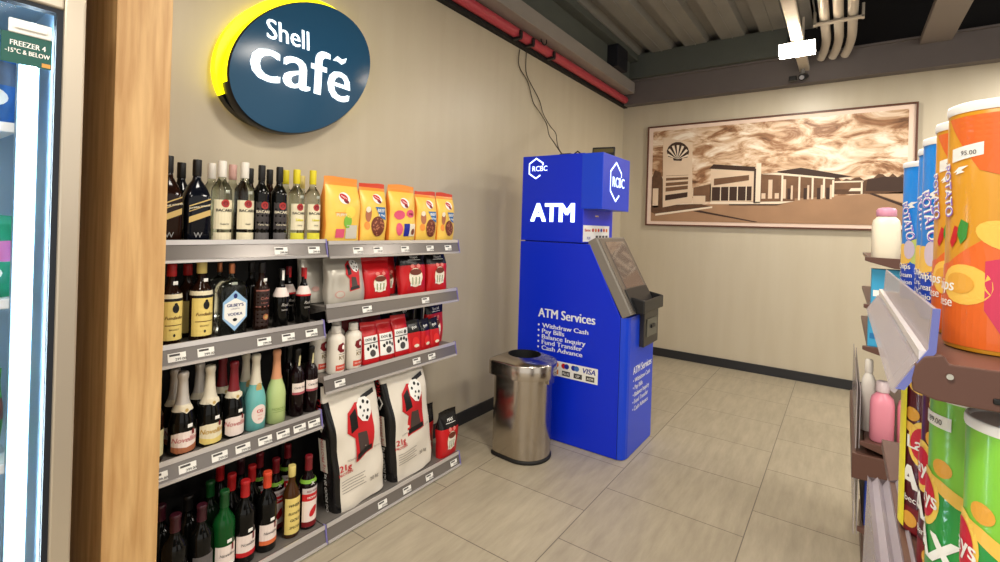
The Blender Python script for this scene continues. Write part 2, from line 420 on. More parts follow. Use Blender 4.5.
for z in (1.80, 1.30, 0.83):
    s = MB().box(-0.54, -0.13, -0.45, 0.285, z, z + 0.012, shw).box(-0.14, -0.128, -0.45, 0.288, z - 0.012, z + 0.016, shw)
    s.build('shelf', fz, bevel=0.003)
sg = MB(); grnp = mat('dark_green_sign', (16, 84, 74), 0.4)
sg.box(-0.004, -0.002, 0.213, 0.313, 1.960, 2.040, grnp)
sm = plane((-0.0012, 0.263, 1.960), (0, 1, 0), (0, 0, 1))
sm2 = WHITE
sg.text('FREEZER 4', 0.020, sm, sm2, 0.002, 0.047, bold=0.02, fitw=.070); sg.text('-15°C & BELOW', 0.017, sm, sm2, 0.002, 0.027, bold=0.02, fitw=.088)
sg.decal(rect(0.030, 0.048, 0.003, 0.014), sm, mat('gold_orange', (206, 150, 70), 0.5))
sgo = sg.build('freezer_sign', loc=(-1.806, 0.05, 0)); tag(sgo, 'green sticker reading FREEZER 4 on the freezer door glass', 'sign')
lh = MB().box(-0.012, -0.004, 0.226, 0.312, 2.040, 2.078, mat('white_plastic', (238, 236, 230), 0.35)).box(-0.004, 0.002, 0.236, 0.302, 2.052, 2.066, mat('silver_strip', (250, 246, 238), 0.25)).build('door_plate', do, bevel=0.003)  # small white plate with a brighter strip on the door

def pouch(mb, w, h, t, mf, n=3.2, seal=0.10, wr=0.004, bot=0.75, seed=0, N=40, M=16, taper=0.0, floppy=0.0):
    """soft bag standing at the origin, front to +X; returns the front surface map"""
    rnd = random.Random(seed); ph = [rnd.uniform(0, 6.28) for _ in range(6)]; fr_ = [rnd.uniform(8, 22) for _ in range(3)]
    def D(v):
        e = t / 2
        if v < 0.25: e *= bot + (1 - bot) * sin(v / 0.25 * pi / 2)
        lim = 1 - seal
        if v > 0.55: e = t / 2 * max(0.03, 1 - ((v - 0.55) / (lim - 0.55)) ** 1.7) if v < lim else t / 2 * 0.03
        return max(e, 0.002)
    def Wd(v): return w / 2 * (1 - taper * v) * (1 + 0.02 * sin(v * 9 + ph[0])) * (0.985 if v < 0.06 else 1)
    def dz(y, z):
        v = z / h; k = D(v) / (t / 2)
        return wr * (sin(fr_[0] * (y * 2 + z) + ph[1]) + sin(fr_[1] * (y - z * 2) + ph[2]) + 0.6 * sin(40 * y + ph[3])) * (0.35 + 0.65 * k) + floppy * v * v
    rings = []; fm = []
    vs = [k / M for k in range(M + 1)]
    vs = sorted(set(vs + [1 - seal, 0.02]))
    for v in vs:
        ring = []
        for k in range(N):
            a = 2 * pi * k / N; ca, sa = cos(a), sin(a)
            y = Wd(v) * math.copysign(abs(sa) ** (2 / n), sa); x = D(v) * math.copysign(abs(ca) ** (2 / n), ca)
            x += dz(y, v * h) * (1 if True else 0)
            ring.append((x, y, v * h + 0.004 * sin(30 * y + ph[4]) * (v > 0.95)))
        rings.append(ring)
    for i in range(len(vs) - 1):
        for k in range(N):
            a = 2 * pi * (k + 0.5) / N
            fm.append(mf((vs[i] + vs[i + 1]) / 2, a))
    mb.loft(rings, fm, True)
    def surf(y, z, eps=0.0022):
        v = max(0, min(1, z / h)); q = min(0.999, abs(y) / Wd(v))
        return Vector((D(v) * (1 - q ** n) ** (1 / n) + dz(y, z) + eps, y, z))
    return surf

def simple_bag(name, label, cat, loc, rz, w, h, t, col, group, seed, tilt=0, col2=None):
    r = thing(name, label, cat, loc, rz, group); mb = MB()
    c = mat('frozen_' + '_'.join(map(str, col)), col, 0.35, noise=0.3, nscale=30); c2 = mat('frozen_' + '_'.join(map(str, col2)), col2, 0.35) if col2 else c
    s = pouch(mb, w, h, t, lambda v, a: c2 if v > 0.45 and v < 0.7 else c, seed=seed)
    s2 = lambda y, z: s(y, z)
    mb.decal(ell(w * 0.1, h * 0.3, w * 0.25, h * 0.12), s2, WHITE, 0.03)
    mb.build('bag_body', r); r.rotation_euler = (0, tilt, rz)
    return r
simple_bag('frozen_food_bag', 'shiny blue frozen food bag on the upper freezer shelf', 'bag', (-2.02, 0.222, 1.813), 0.2, 0.23, 0.27, 0.09, (40, 90, 150), 'frozen food bags in the freezer', 3, 0, (90, 96, 110))
simple_bag('frozen_food_bag', 'green and pink frozen food bag on the middle freezer shelf', 'bag', (-2.02, 0.218, 1.313), 0.1, 0.24, 0.24, 0.10, (34, 140, 96), 'frozen food bags in the freezer', 4, 0, (206, 110, 160))
simple_bag('frozen_food_bag', 'brown and green frozen food bag on the lower freezer shelf', 'bag', (-2.02, 0.20, 0.843), 0.15, 0.24, 0.25, 0.10, (70, 150, 60), 'frozen food bags in the freezer', 5, 0, (120, 60, 46))

# ================================================================== WALL SIGN
sy, sz, ea, eb, er = 1.461, 2.363, 0.451, 0.307, radians(37.6)
sn = thing('cafe_sign', 'round dark blue illuminated cafe sign with glowing yellow rim on the left wall', 'sign', (WX, sy, sz))
navy = mat('glossy_navy_face', (38, 80, 112), 0.2, spec=.3); edgeb = mat('black_sign_edge', (20, 24, 30), 0.3)
yel = mat('yellow_sign_glow', (246, 232, 20), 0.4, emit=1.6, ecol=(250, 236, 10))
NS = 72
def epts(a, b, x, cy=0, cz=0): return [(x, cy + p[0], cz + p[1]) for p in ell(0, 0, a, b, NS, er)]
m = MB()
m.loft([epts(ea * 0.99, eb * 0.99, 0.055), epts(ea, eb, 0.065), epts(ea, eb, 0.112), epts(ea * 0.985, eb * 0.98, 0.121)], [yel if (q[2] > -0.17 + 0.108 * (q[1] + .40) and q[1] < .1) and i_ < 2 else edgeb for i_ in range(3) for q in epts(ea, eb, 0)], True, False, False)
m.add(epts(ea * 0.99, eb * 0.99, 0.055), [tuple(range(NS - 1, -1, -1))], edgeb)
m.build('rim', sn)
m = MB(); rr = []
for k in range(9):
    q = 1 - (k / 8.5); rr.append(epts(ea * 0.985 * q, eb * 0.98 * q, 0.121 + 0.035 * (1 - q * q)))
m.loft(rr, navy, True, False, True); m.build('face', sn)
m = MB()   # back tray: upper left half glows yellow, the rest is dark
A = epts(ea * 1.015, eb * 1.03, 0.004, -0.014, 0.030); B = epts(ea * 1.02, eb * 1.035, 0.05, -0.014, 0.030)
fmats = []
for k in range(NS):
    p = B[k]; fmats.append(yel if (p[2] > -0.22 + 0.9 * (p[1] + 0.40) * 0.12 and p[1] < 0.42) else edgeb)
m.loft([A, B], fmats, True, False, False)
ctr = [(0.05, -0.014, 0.030)]
for k in range(NS):
    m.add([ctr[0], B[k], B[(k + 1) % NS]], [(0, 1, 2)], fmats[k])
m.build('yellow_back_tray', sn)
lw = mat('white_letter_glow', (235, 250, 255), 0.4, emit=1.05)
def domex(s, z):
    # height of the domed face at (s, z)
    c, si = cos(er), sin(er); u = (s * c + z * si) / (ea * 0.985); v = (-s * si + z * c) / (eb * 0.98)
    return Vector((0.121 + 0.035 * (1 - min(1, u * u + v * v)) + 0.004, s, z))
m = MB()
m.text('Shell', 0.142, domex, lw, -0.236, 0.073, 'l', bold=0.012, maxe=0.04, fitw=.212)
m.text('cafe', 0.335, domex, lw, -0.308, -0.136, 'l', bold=0.016, maxe=0.04, fitw=.55)
m.decal([(0.118, 0.066), (0.148, 0.098), (0.178, 0.088), (0.212, 0.106), (0.202, 0.078), (0.176, 0.060), (0.148, 0.070)], domex, lw, 0.04)
m.build('lettering', sn)

# ================================================================== GONDOLA SHELVING (left wall)
shm = mat('grey_shelf_metal', (126, 120, 114), 0.35, metal=0.3); backp = mat('black_back_panel', (20, 18, 18), 0.6)
railm = mat('grey_price_rail', (122, 116, 112), 0.22, metal=0.35); raill = mat('rail_lip_clear', (205, 200, 198), 0.15, metal=0.4); raile = mat('rail_end_lilac', (122, 114, 176), 0.3)
raild = mat('rail_insert_dark', (70, 62, 62), 0.4)
def rail(parent, y0, y1, ztop, tags, xf=-2.06, h=0.074, darks=()):
    m = MB(); x = xf - 0.012
    m.prism([(x - 0.012, ztop + 0.004), (x - 0.004, ztop + 0.006), (xf + 0.006, ztop - h), (xf - 0.004, ztop - h - 0.002)], 'y', y0, y1, railm)
    m.prism([(x - 0.002, ztop + 0.007), (x + 0.004, ztop + 0.007), (x + 0.006, ztop - 0.012), (x, ztop - 0.012)], 'y', y0, y1, raill)
    m.prism([(xf + 0.004, ztop - h + 0.006), (xf + 0.011, ztop - h + 0.004), (xf + 0.011, ztop - h - 0.006), (xf + 0.004, ztop - h - 0.004)], 'y', y0, y1, raill)
    m.prism([(x - 0.014, ztop + 0.008), (x + 0.006, ztop + 0.008), (xf + 0.012, ztop - h - 0.003), (xf - 0.006, ztop - h - 0.003)], 'y', y1 - 0.004, y1 + 0.001, raile)
    mp = plane((xf - 0.004, 0, ztop - h), (0, 1, 0), Vector((-0.018, 0, h + 0.006)).normalized())
    mpi = lambda s, t: mp(s, t) + Vector((0.006, 0, 0.001))
    for a, b in darks: m.decal(rect(a, b, 0.012, 0.052), mpi, raild)
    r = m.build('price_rail', parent)
    for ty in tags:
        q = MB(); w = 0.031
        mp2 = lambda s, t: mp(s, t) + Vector((0.0095, 0, 0.002))
        mp3 = lambda s, t: mp(s, t) + Vector((0.0105, 0, 0.002))
        q.decal(rect(ty - w, ty + w, 0.013, 0.045), mp2, TAGWHITE)
        q.decal(rect(ty - w, ty + w, 0.013, 0.045)[::-1], lambda s, t: mp(s, t) + Vector((0.0085, 0, 0.002)), TAGWHITE)
        q.text('299.00', 0.014, mp3, TAGINK, ty + 0.012, 0.016, bold=0.02)
        q.decal(rect(ty - w + 0.005, ty + 0.01, 0.034, 0.042), mp3, TAGINK)
        q.build('price_tag', parent)
def gondola(name, label, y0, y1, shelves, base_z, tags):
    t = thing(name, label, 'shelving', (0, 0, 0))
    MB().box(-2.415, -2.400, y0, y1, 0.10, 1.44, backp).build('back_panel', t)
    for y in (y0 + 0.012, y1 - 0.012): MB().box(-2.40, -2.37, y - 0.012, y + 0.012, 0.0, 1.46, backp).build('upright', t)
    b = MB().box(-2.40, -2.03, y0, y1, 0.015, base_z, shm).box(-2.40, -2.06, y0 + 0.02, y1 - 0.03, 0.0, 0.02, backp)
    bo = b.build('base_shelf', t, bevel=0.002)
    rail(bo, y0, y1, base_z + 0.002, tags[-1], -2.0, 0.075)
    for z, tg in zip(shelves, tags):
        s = MB().box(-2.40, -2.075, y0 + 0.003, y1 - 0.003, z - 0.028, z - 0.006, shm)
        for y in (y0 + 0.006, y1 - 0.012): s.prism([(-2.37, z - 0.03), (-2.10, z - 0.03), (-2.37, z - 0.10)], 'y', y, y + 0.006, shm)
        so = s.build('shelf', t, bevel=0.002)
        rail(so, y0 + 0.003, y1 - 0.003, z, tg)
    return t
LZ = [1.468, 1.072, 0.632]; RZ = [1.460, 1.145, 0.790]
gondola('bottle_shelving', 'grey metal wall shelving filled with liquor and wine bottles', 0.712, 1.440, LZ, 0.085,
        [[1.201, 1.367], [0.795, 0.898, 1.136, 1.249, 1.367], [0.745, 0.844, 0.963, 1.057, 1.154, 1.238, 1.32, 1.396], []])
gondola('pet_food_shelving', 'grey metal wall shelving filled with bags of pet food', 1.446, 2.435, RZ, 0.085,
        [[1.624, 1.757, 1.955, 2.162, 2.327], [1.695, 2.136], [1.537, 2.076, 2.206], [1.79, 1.97, 2.153, 2.375]])

# ================================================================== BOTTLES
def glassm(name, col, dark=True, trans=0.0): return mat(name, col, 0.08, trans=trans, ior=1.35 if trans else 1.45, spec=0.5 if trans else 0.3)
G = dict(
    black=glassm('black_glass', (10, 10, 9)), brown=glassm('brown_glass', (34, 16, 9)), navy=glassm('navy_black_glass', (12, 15, 24)),
    clear=glassm('clear_glass', (232, 240, 230), trans=1.0), green=glassm('green_glass', (14, 74, 30)), dgreen=glassm('dark_green_glass', (12, 26, 14)),
    teal=mat('teal_bottle_coat', (108, 184, 182), 0.22, coat=0.4), lime=mat('lime_bottle_coat', (186, 206, 138), 0.22, coat=0.4),
    whisky=glassm('amber_glass', (66, 38, 14)), wine=glassm('wine_glass', (20, 7, 10)))
CAP = dict(white=mat('white_cap', (236, 230, 220), 0.4), black=mat('black_cap', (20, 18, 18), 0.4), yellow=mat('yellow_cap', (222, 206, 40), 0.4), red=mat('red_cap', (178, 28, 32), 0.4),
           gold=mat('gold_cap', (200, 170, 96), 0.3, metal=0.6), silver=mat('silver_foil', (206, 200, 192), 0.34, metal=0.35), cream=mat('cream_foil', (226, 218, 196), 0.35, metal=0.15),
           dred=mat('dark_red_foil', (120, 24, 34), 0.35), orange=mat('orange_cap', (216, 72, 44), 0.4), copper=mat('copper_cap', (206, 128, 84), 0.35, metal=0.5), pale=mat('pale_yellow_cap', (220, 200, 120), 0.4),
           pink=mat('pinkish_cap', (214, 170, 160), 0.4), dgreen=mat('green_foil', (20, 74, 34), 0.35), peach=mat('peach_foil', (214, 150, 110), 0.35), purple=mat('maroon_foil', (58, 18, 30), 0.35))
PR = {  # r and z as fractions of radius and height; cap from cz
    'spirit': ([(0.9, 0), (1, 0.012), (1, 0.56), (0.96, 0.61), (0.78, 0.67), (0.5, 0.73), (0.40, 0.77), (0.37, 0.84), (0.40, 0.845), (0.40, 0.86)], 0.845, 0.42),
    'tall': ([(0.9, 0), (1, 0.012), (1, 0.62), (0.95, 0.66), (0.7, 0.71), (0.46, 0.75), (0.40, 0.78), (0.38, 0.86)], 0.80, 0.41),
    'square': ([(0.92, 0, 6), (1, 0.012, 6), (1, 0.50, 6), (0.93, 0.58, 5), (0.72, 0.67, 3), (0.46, 0.75, 2.2), (0.38, 0.80, 2), (0.36, 0.86, 2)], 0.80, 0.42),
    'flask': ([(0.92, 0, 5), (1, 0.012, 5), (1, 0.62, 5), (0.97, 0.68, 4), (0.80, 0.74, 3), (0.42, 0.79, 2), (0.30, 0.81, 2), (0.30, 0.88, 2)], 0.86, 0.30),
    'wine': ([(0.9, 0), (1, 0.012), (1, 0.58), (0.97, 0.63), (0.78, 0.68), (0.50, 0.73), (0.40, 0.77), (0.38, 0.98), (0.41, 0.981), (0.41, 0.995)], 0.80, 0.42),
    'champ': ([(0.9, 0), (1, 0.012), (1, 0.37), (0.97, 0.42), (0.83, 0.50), (0.62, 0.57), (0.48, 0.64), (0.40, 0.72), (0.36, 0.80), (0.33, 0.92), (0.33, 0.97)], 0.60, 0.0),
    'sauce': ([(0.9, 0), (1, 0.015), (1, 0.50), (0.95, 0.56), (0.7, 0.64), (0.40, 0.72), (0.34, 0.78), (0.32, 0.88)], 0.84, 0.36),
}
def wraprect(mb, r, w, z0, z1, m, lay=0, a0=0.0):
    mb.decal(rect(-w, w, z0, z1), cyl(r + 0.0008 + 0.0006 * lay, a0), m, 0.02)
def bottle(label, loc, h, r, shape, glass, cap, labels, group, name='liquor_bottle', cat='bottle', rz=0.0, flat_front=False, ry=None):
    t = thing(name, label, cat, loc, rz, group)
    prof, cz, cr = PR[shape]
    ry = ry or r
    m = MB(); m.lathe([(p[0] * r, p[1] * h, p[2] if len(p) > 2 else 2, p[0] * (ry if p[0] > 0.6 else r if r < ry else ry)) for p in prof], G[glass], 28)
    m.build('bottle_body', t)
    cm = CAP[cap]; c = MB(); q = min(r, ry)
    if shape == 'champ':
        c.lathe([(q * (a + 0.03), z_ * h) for a, z_ in ((0.55, .60), (0.48, .64), (0.43, .69), (0.40, .73), (0.38, .78), (0.36, .84), (0.34, .89))] + [(q * 0.385, h * 0.905), (q * 0.42, h * 0.93), (q * 0.43, h * 0.965), (q * 0.38, h * 0.99), (q * 0.22, h)], cm, 24)
    elif shape == 'wine':
        c.lathe([(q * 0.43, h * cz), (q * 0.42, h * 0.95), (q * 0.45, h * 0.955), (q * 0.45, h * 0.99), (q * 0.40, h)], cm, 22)
    else:
        c.lathe([(q * cr, h * cz), (q * (cr + 0.03), h * cz + 0.002), (q * (cr + 0.03), h * 0.985), (q * cr, h)], cm, 22)
    c.build('cap', t)
    if labels:
        for nm, fn in labels:
            l = MB(); fn(l, r, h, ry); l.build(nm, t)
    return t

# label artwork --------------------------------------------------
LBL = dict(cream=mat('cream_label', (232, 222, 190), 0.55), yellow=mat('yellow_label', (232, 208, 120), 0.55), grey=mat('grey_label', (96, 92, 92), 0.5), gold=mat('gold_label', (206, 176, 110), 0.4, metal=0.3),
           limey=mat('citron_label', (222, 214, 60), 0.5), batred=mat('roundel_red', (172, 46, 44), 0.5), ice=mat('ice_blue_label', (150, 190, 226), 0.5), brown=mat('copper_label', (170, 104, 70), 0.5), pinkw=mat('pinkish_white_label', (238, 222, 214), 0.55),
           tan=mat('tan_label', (206, 196, 150), 0.55), orange=mat('orange_label', (222, 110, 62), 0.55), blue=mat('dark_blue_print', (30, 44, 110), 0.5), grn=mat('leaf_green_print', (120, 170, 50), 0.5))
def stk(mb, r, h, z, a0=0.15):   # small white price sticker at the shoulder
    mb.decal(rect(-0.010, 0.010, z, z + 0.014), cyl(r + 0.003, a0), WHITE, 0.02)
def rum_label(strip, body, ink, word, low):
    def fn(mb, r, h, ry):
        w = r * 1.15
        wraprect(mb, r, w, 0.16 * h, 0.52 * h, body)
        wraprect(mb, r, w, 0.03 * h, 0.12 * h, strip)
        c = cyl(r + 0.0022); c3 = cyl(r + 0.0028)
        mb.decal(ell(0, 0.475 * h, 0.017, 0.017), c, LBL['batred'], 0.02); mb.decal(ell(0, 0.475 * h, 0.010, 0.009), c3, DARKRED, 0.02)
        mb.text('BACARDI', 0.0165, c, ink, 0, 0.375 * h, bold=0.03, maxe=0.02, sx=1.05)
        mb.text(low, 0.0105, c, ink, 0, 0.215 * h, maxe=0.02, bold=0.01)
        if word: mb.text(word, 0.016, c, LBL['limey'], 0, 0.285 * h, maxe=0.02, bold=0.05)
        stk(mb, r * 0.9, h, 0.60 * h, 0.25)
    return [('label', fn)]
def jw_label(mb, r, h, ry):
    x = r + 0.001; w = ry * 0.86
    for z0, z1, m_ in ((0.46, 0.475, LBL['gold']), (0.40, 0.41, LBL['gold']), (0.27, 0.34, LBL['gold'])):
        mb.decal([(-w, z0 * h - 0.012), (w, z0 * h + 0.02), (w, z1 * h + 0.02), (-w, z1 * h - 0.012)], flat(x), m_)
    mb.text('JOHNNIE WALKER', 0.0095, flat(x), CREAM, 0, 0.42 * h, bold=0.02, rot=0.2)
    mb.decal(ell(0, 0.56 * h, 0.014, 0.016), lambda s, z: Vector((x - 0.012, s, z)), mat('blue_emblem', (70, 90, 140), 0.4))
    mb.text('W', 0.03, flat(x), mat('steel_grey_print', (150, 150, 150), 0.5), -0.005, 0.06 * h)
def brandy_label(mb, r, h, ry):
    w = r * 1.25
    wraprect(mb, r, w, 0.06 * h, 0.54 * h, LBL['yellow']); c = cyl(r + 0.002)
    mb.decal(ell(0.004, 0.45 * h, 0.012, 0.017), c, BLACK, 0.02); mb.decal(ell(0.004, 0.50 * h, 0.006, 0.007), c, BLACK, 0.02)
    mb.text('Fundador', 0.0175, c, mat('brown_ink', (90, 50, 20), 0.5), 0, 0.32 * h, bold=0.02, maxe=0.02, skew=0.3)
    mb.decal(rect(-w * 0.7, w * 0.7, 0.24 * h, 0.25 * h), c, MATS['brown_ink'], 0.02)
    mb.text('BRANDY', 0.009, c, MATS['brown_ink'], 0, 0.18 * h, maxe=0.02)
    mb.decal(ell(0.0, 0.12 * h, 0.004, 0.006), c, BLACK, 0.02)
    # shoulder band
    mb.lathe([(r * 1.005, 0.575 * h), (r * 1.0, 0.60 * h), (r * 0.97, 0.63 * h)], LBL['cream'], 24, cap0=False, cap1=False)
    wraprect(mb, r, w * 0.9, 0.545 * h, 0.575 * h, BLACK); stk(mb, r * 0.55, h, 0.74 * h, 0.3)
def gin_label(mb, r, h, ry):
    x = r + 0.0012; H = h
    dia = lambda k: [(-ry * .86 * k, .33 * H), (-ry * .86 * k, .47 * H), (0, .33 * H + .30 * H * k), (ry * .86 * k, .47 * H), (ry * .86 * k, .27 * H), (0, .30 * H - .24 * H * k), (-ry * .86 * k, .27 * H)]
    d0 = [(-ry * .84, .24 * H), (0, .055 * H), (ry * .84, .24 * H), (ry * .84, .47 * H), (0, .63 * H), (-ry * .84, .47 * H)]
    mb.decal(d0, flat(x), LBL['ice'])
    mb.decal([(-ry * .74, .25 * H), (0, .12 * H), (ry * .74, .25 * H), (ry * .74, .44 * H), (0, .52 * H), (-ry * .74, .44 * H)], flat(x + .0006), WHITE)
    f = flat(x + .0014)
    mb.decal(ell(0, .55 * H, .008, .011), f, LBL['blue'])
    mb.text("GILBEY'S", .0185, f, LBL['blue'], 0, .40 * H, bold=.03); mb.text('LONDON', .008, f, LBL['blue'], 0, .36 * H); mb.text('VODKA', .0175, f, LBL['blue'], 0, .275 * H, bold=.03)
    mb.decal(ell(0, .215 * H, .009, .007), f, BLACK)
    mb.decal(rect(-.012, .012, .70 * H, .74 * H), flat(r * .72), WHITE)
def liqueur_label(mb, r, h, ry):
    w = r * 1.2
    wraprect(mb, r, w, .36 * h, .58 * h, mat('dark_brown_label', (44, 26, 22), .5)); wraprect(mb, r, w, .58 * h, .60 * h, mat('rose_gold_line', (160, 100, 90), .4)); wraprect(mb, r, w, .345 * h, .36 * h, MATS['rose_gold_line'])
    c = cyl(r + .0022); mb.text('Coffee', .015, c, MATS['rose_gold_line'], 0, .46 * h, bold=.02, maxe=.02, skew=.3); mb.text('Liqueur', .011, c, MATS['rose_gold_line'], 0, .40 * h, maxe=.02)
    wraprect(mb, r, w, .06 * h, .30 * h, MATS['dark_brown_label']); mb.decal(ell(0.006, .20 * h, .014, .014), c, LBL['brown'], .02); mb.decal(ell(.006, .20 * h, .008, .008), cyl(r + .0028), LBL['gold'], .02)
    stk(mb, r * .6, h, .72 * h, .3)
def sauce_label(neck):
    def fn(mb, r, h, ry):
        mb.lathe([(r * 1.01, .52 * h), (r * .99, .56 * h), (r * .72, .645 * h), (r * .60, .675 * h)], LBL['pinkw'], 24, cap0=False, cap1=False)
        if neck: mb.lathe([(r * 1.025, .50 * h), (r * 1.02, .53 * h)], neck, 24, cap0=False, cap1=False)
        c = cyl(r + .002); mb.text('Red', .02, c, mat('grey_ink', (170, 165, 160), .5), 0, .36 * h, bold=.02, maxe=.02, skew=.3); mb.text('WINE', .012, c, MATS['grey_ink'], 0, .28 * h, maxe=.02)
        mb.decal(rect(-.006, .006, .80 * h, .97 * h), cyl(r * .41 + .002), WHITE if not neck else RED, .02)
        mb.decal(rect(-.006, .006, .64 * h, .67 * h), cyl(r * .72, .2), WHITE, .02)
    return [('label', fn)]
def bubbly_label(word, main, band, wordm):
    def fn(mb, r, h, ry):
        w = r * 1.2; c = cyl(r + .0022)
        pts = [(-w, .06 * h), (-w * .6, .035 * h), (w * .6, .035 * h), (w, .06 * h), (w, .26 * h), (w * .5, .285 * h), (-w * .5, .285 * h), (-w, .26 * h)]
        mb.decal(pts, cyl(r + .001), main, .02)
        mb.text(word, .028, c, wordm, 0, .165 * h, bold=.02, maxe=.02, skew=.25)
        if band: mb.decal([(-w, .06 * h), (-w * .6, .035 * h), (w * .6, .035 * h), (w, .06 * h), (w, .12 * h), (0, .095 * h), (-w, .12 * h)], cyl(r + .0016), band, .02)
        mb.decal(rect(w * .35, w * .55, .24 * h, .30 * h), cyl(r + .0028), DARKRED, .02); stk(mb, r * .98, h, .33 * h, .25)
    def coll(mb, r, h, ry):   # collar label at the foot of the foil
        mb.lathe([(r * .80, .525 * h), (r * .66, .57 * h), (r * .57, .605 * h)], CAP['cream'], 24, cap0=False, cap1=False)
        mb.decal([(-.026, .56 * h), (0, .50 * h), (.026, .56 * h), (.02, .60 * h), (-.02, .60 * h)], cyl(r * .88, 0), CREAM, .02)
        mb.decal(ell(0, .545 * h, .006, .007), cyl(r * .91), LBL['gold'], .02)
    return [('label', fn), ('collar_label', coll)]
def round_label(word, col):
    def fn(mb, r, h, ry):
        mb.decal(ell(0, .22 * h, r * .78, r * .95), cyl(r + .001), LBL['pinkw'], .015); c = cyl(r + .0024)
        mb.text(word, .022, c, col, 0, .24 * h, bold=.02, maxe=.02); mb.text('mosc', .010, c, mat('coral_ink', (214, 120, 110), .5), 0, .20 * h, maxe=.02); mb.text('ato', .014, c, MATS['coral_ink'], 0, .15 * h, maxe=.02)
    def neck(mb, r, h, ry):
        mb.decal(ell(0, .56 * h, r * .3, r * .5), cyl(r * .75), LBL['gold'], .02)
    return [('label', fn), ('collar_label', neck)]
def lime_label(mb, r, h, ry):
    c = cyl(r + .0015); mb.text('MOSCATO', .016, c, mat('olive_ink', (120, 150, 70), .5), 0, .19 * h, bold=.01, maxe=.02); mb.decal(rect(-r * .8, r * .8, .165 * h, .17 * h), c, MATS['olive_ink'], .02)
def wine_label(top, band):
    def fn(mb, r, h, ry):
        w = r * 1.2; wraprect(mb, r, w, .10 * h, .36 * h, top); wraprect(mb, r, w, .10 * h, .155 * h, band, 1); c = cyl(r + .0026)
        mb.text('Novellino', .0165, c, TAGINK, 0, .235 * h, bold=.01, maxe=.02, skew=.25); mb.decal(rect(w * .3, w * .48, .29 * h, .37 * h), c, DARKRED, .02); stk(mb, r, h, .395 * h, .1)
    return [('label', fn)]
def darkwine_label(mb, r, h, ry):
    w = r * 1.2; wraprect(mb, r, w, .33 * h, .50 * h, LBL['pinkw']); wraprect(mb, r, w, .33 * h, .365 * h, mat('rose_band', (170, 80, 90), .5), 1)
    c = cyl(r + .0024); mb.text('Carlo Rossi', .0135, c, TAGINK, 0, .42 * h, bold=.01, maxe=.02, skew=.2); mb.text('CR', .018, cyl(r * .9), WHITE, .0, .60 * h, maxe=.02, bold=.02)
    mb.decal([(-.006, .74 * h), (.004, .74 * h), (.008, .90 * h), (-.002, .90 * h)], cyl(r * .47), LBL['tan'], .02)
def whisky_label(mb, r, h, ry):
    w = r * 1.3; wraprect(mb, r, w, .06 * h, .57 * h, LBL['yellow']); c = cyl(r + .0022); b = mat('dark_ink', (60, 54, 24), .5)
    for k, (s, z) in enumerate((('WHISKY', .45), ('BLENDED', .34), ('GOLD', .24), ('SPECIAL', .14))): mb.text(s, .018 - .003 * (k % 2), c, b, 0, z * h, bold=.02, maxe=.02, skew=.2)
def redwine_label(mb, r, h, ry):
    w = r * 1.25; wraprect(mb, r, w, .50 * h, .58 * h, mat('pale_grey_label', (206, 196, 196), .5)); wraprect(mb, r, w, .40 * h, .50 * h, RED); wraprect(mb, r, w, .11 * h, .40 * h, LBL['pinkw']); wraprect(mb, r, w, .04 * h, .11 * h, DARKRED)
    c = cyl(r + .0024); mb.text('RED WINE', .012, c, DARKRED, 0, .525 * h, bold=.02, maxe=.02); mb.text('MOMPO', .014, c, WHITE, 0, .435 * h, bold=.02, maxe=.02)
    mb.decal(ell(.004, .25 * h, .014, .028, rot=-.6), c, RED, .02); mb.text('X', .024, cyl(r * .95 + .002), WHITE, 0, .62 * h, bold=.02, maxe=.02)
    mb.lathe([(r * .98, .645 * h), (r * .82, .69 * h)], LBL['grn'], 24, cap0=False, cap1=False)
def back_label(m_, z0, z1):
    def fn(mb, r, h, ry): wraprect(mb, r, r * 1.1, z0 * h, z1 * h, m_)
    return [('label', fn)]

F, BK = -2.135, -2.235
z = LZ[0] - 0.005; g = 'liquor bottles on the top shelf'
rumw = rum_label(LBL['cream'], LBL['cream'], BLACK, None, 'Superior')
rumd = rum_label(LBL['grey'], mat('charcoal_label', (58, 52, 52), .5), CREAM, None, 'Carta Negra')
rumy = rum_label(LBL['limey'], LBL['cream'], BLACK, 'Limon', 'citrus')
bottle('dark square whisky bottle half hidden by the wood column, top shelf', (F, 0.775, z), .335, .036, 'square', 'brown', 'black', [('label', jw_label)], g, ry=.042)
bottle('near-black square whisky bottle with slanted gold label, on the top shelf', (F, 0.876, z), .333, .036, 'square', 'navy', 'black', [('label', jw_label)], g, ry=.046)
bottle('dark whisky bottle peeking out between two square whisky bottles, top shelf back row', (BK - .01, 0.862, z), .325, .036, 'square', 'navy', 'black', None, g, ry=.040)
bottle('clear rum bottle with white cap right beside the black whisky, top shelf front', (F, 0.972, z), .340, .039, 'tall', 'clear', 'white', rumw, g)
bottle('clear rum bottle with white cap and black lower label, left of dark rum bottles', (F, 1.066, z), .345, .039, 'tall', 'clear', 'white', rum_label(LBL['cream'], LBL['cream'], BLACK, None, 'Gold'), g)
bottle('white-capped clear rum bottle in the back row just right of the square whisky', (BK, 0.975, z), .336, .037, 'tall', 'clear', 'white', back_label(LBL['cream'], .16, .52), g)
bottle('clear rum bottle with pinkish cap in the back row between two white-capped ones', (BK, 1.063, z), .340, .037, 'tall', 'clear', 'pink', back_label(LBL['cream'], .16, .52), g)
bottle('dark rum bottle with red roundel, left one of the front pair on top shelf', (F, 1.142, z), .342, .034, 'tall', 'black', 'black', rumd, g)
bottle('dark rum bottle with red roundel, right one of the front pair beside lemon rum', (F, 1.226, z), .344, .034, 'tall', 'black', 'black', rumd, g)
bottle('black-capped bottle behind the gap between clear and dark rum, top shelf', (BK, 1.141, z), .333, .034, 'tall', 'brown', 'black', None, g)
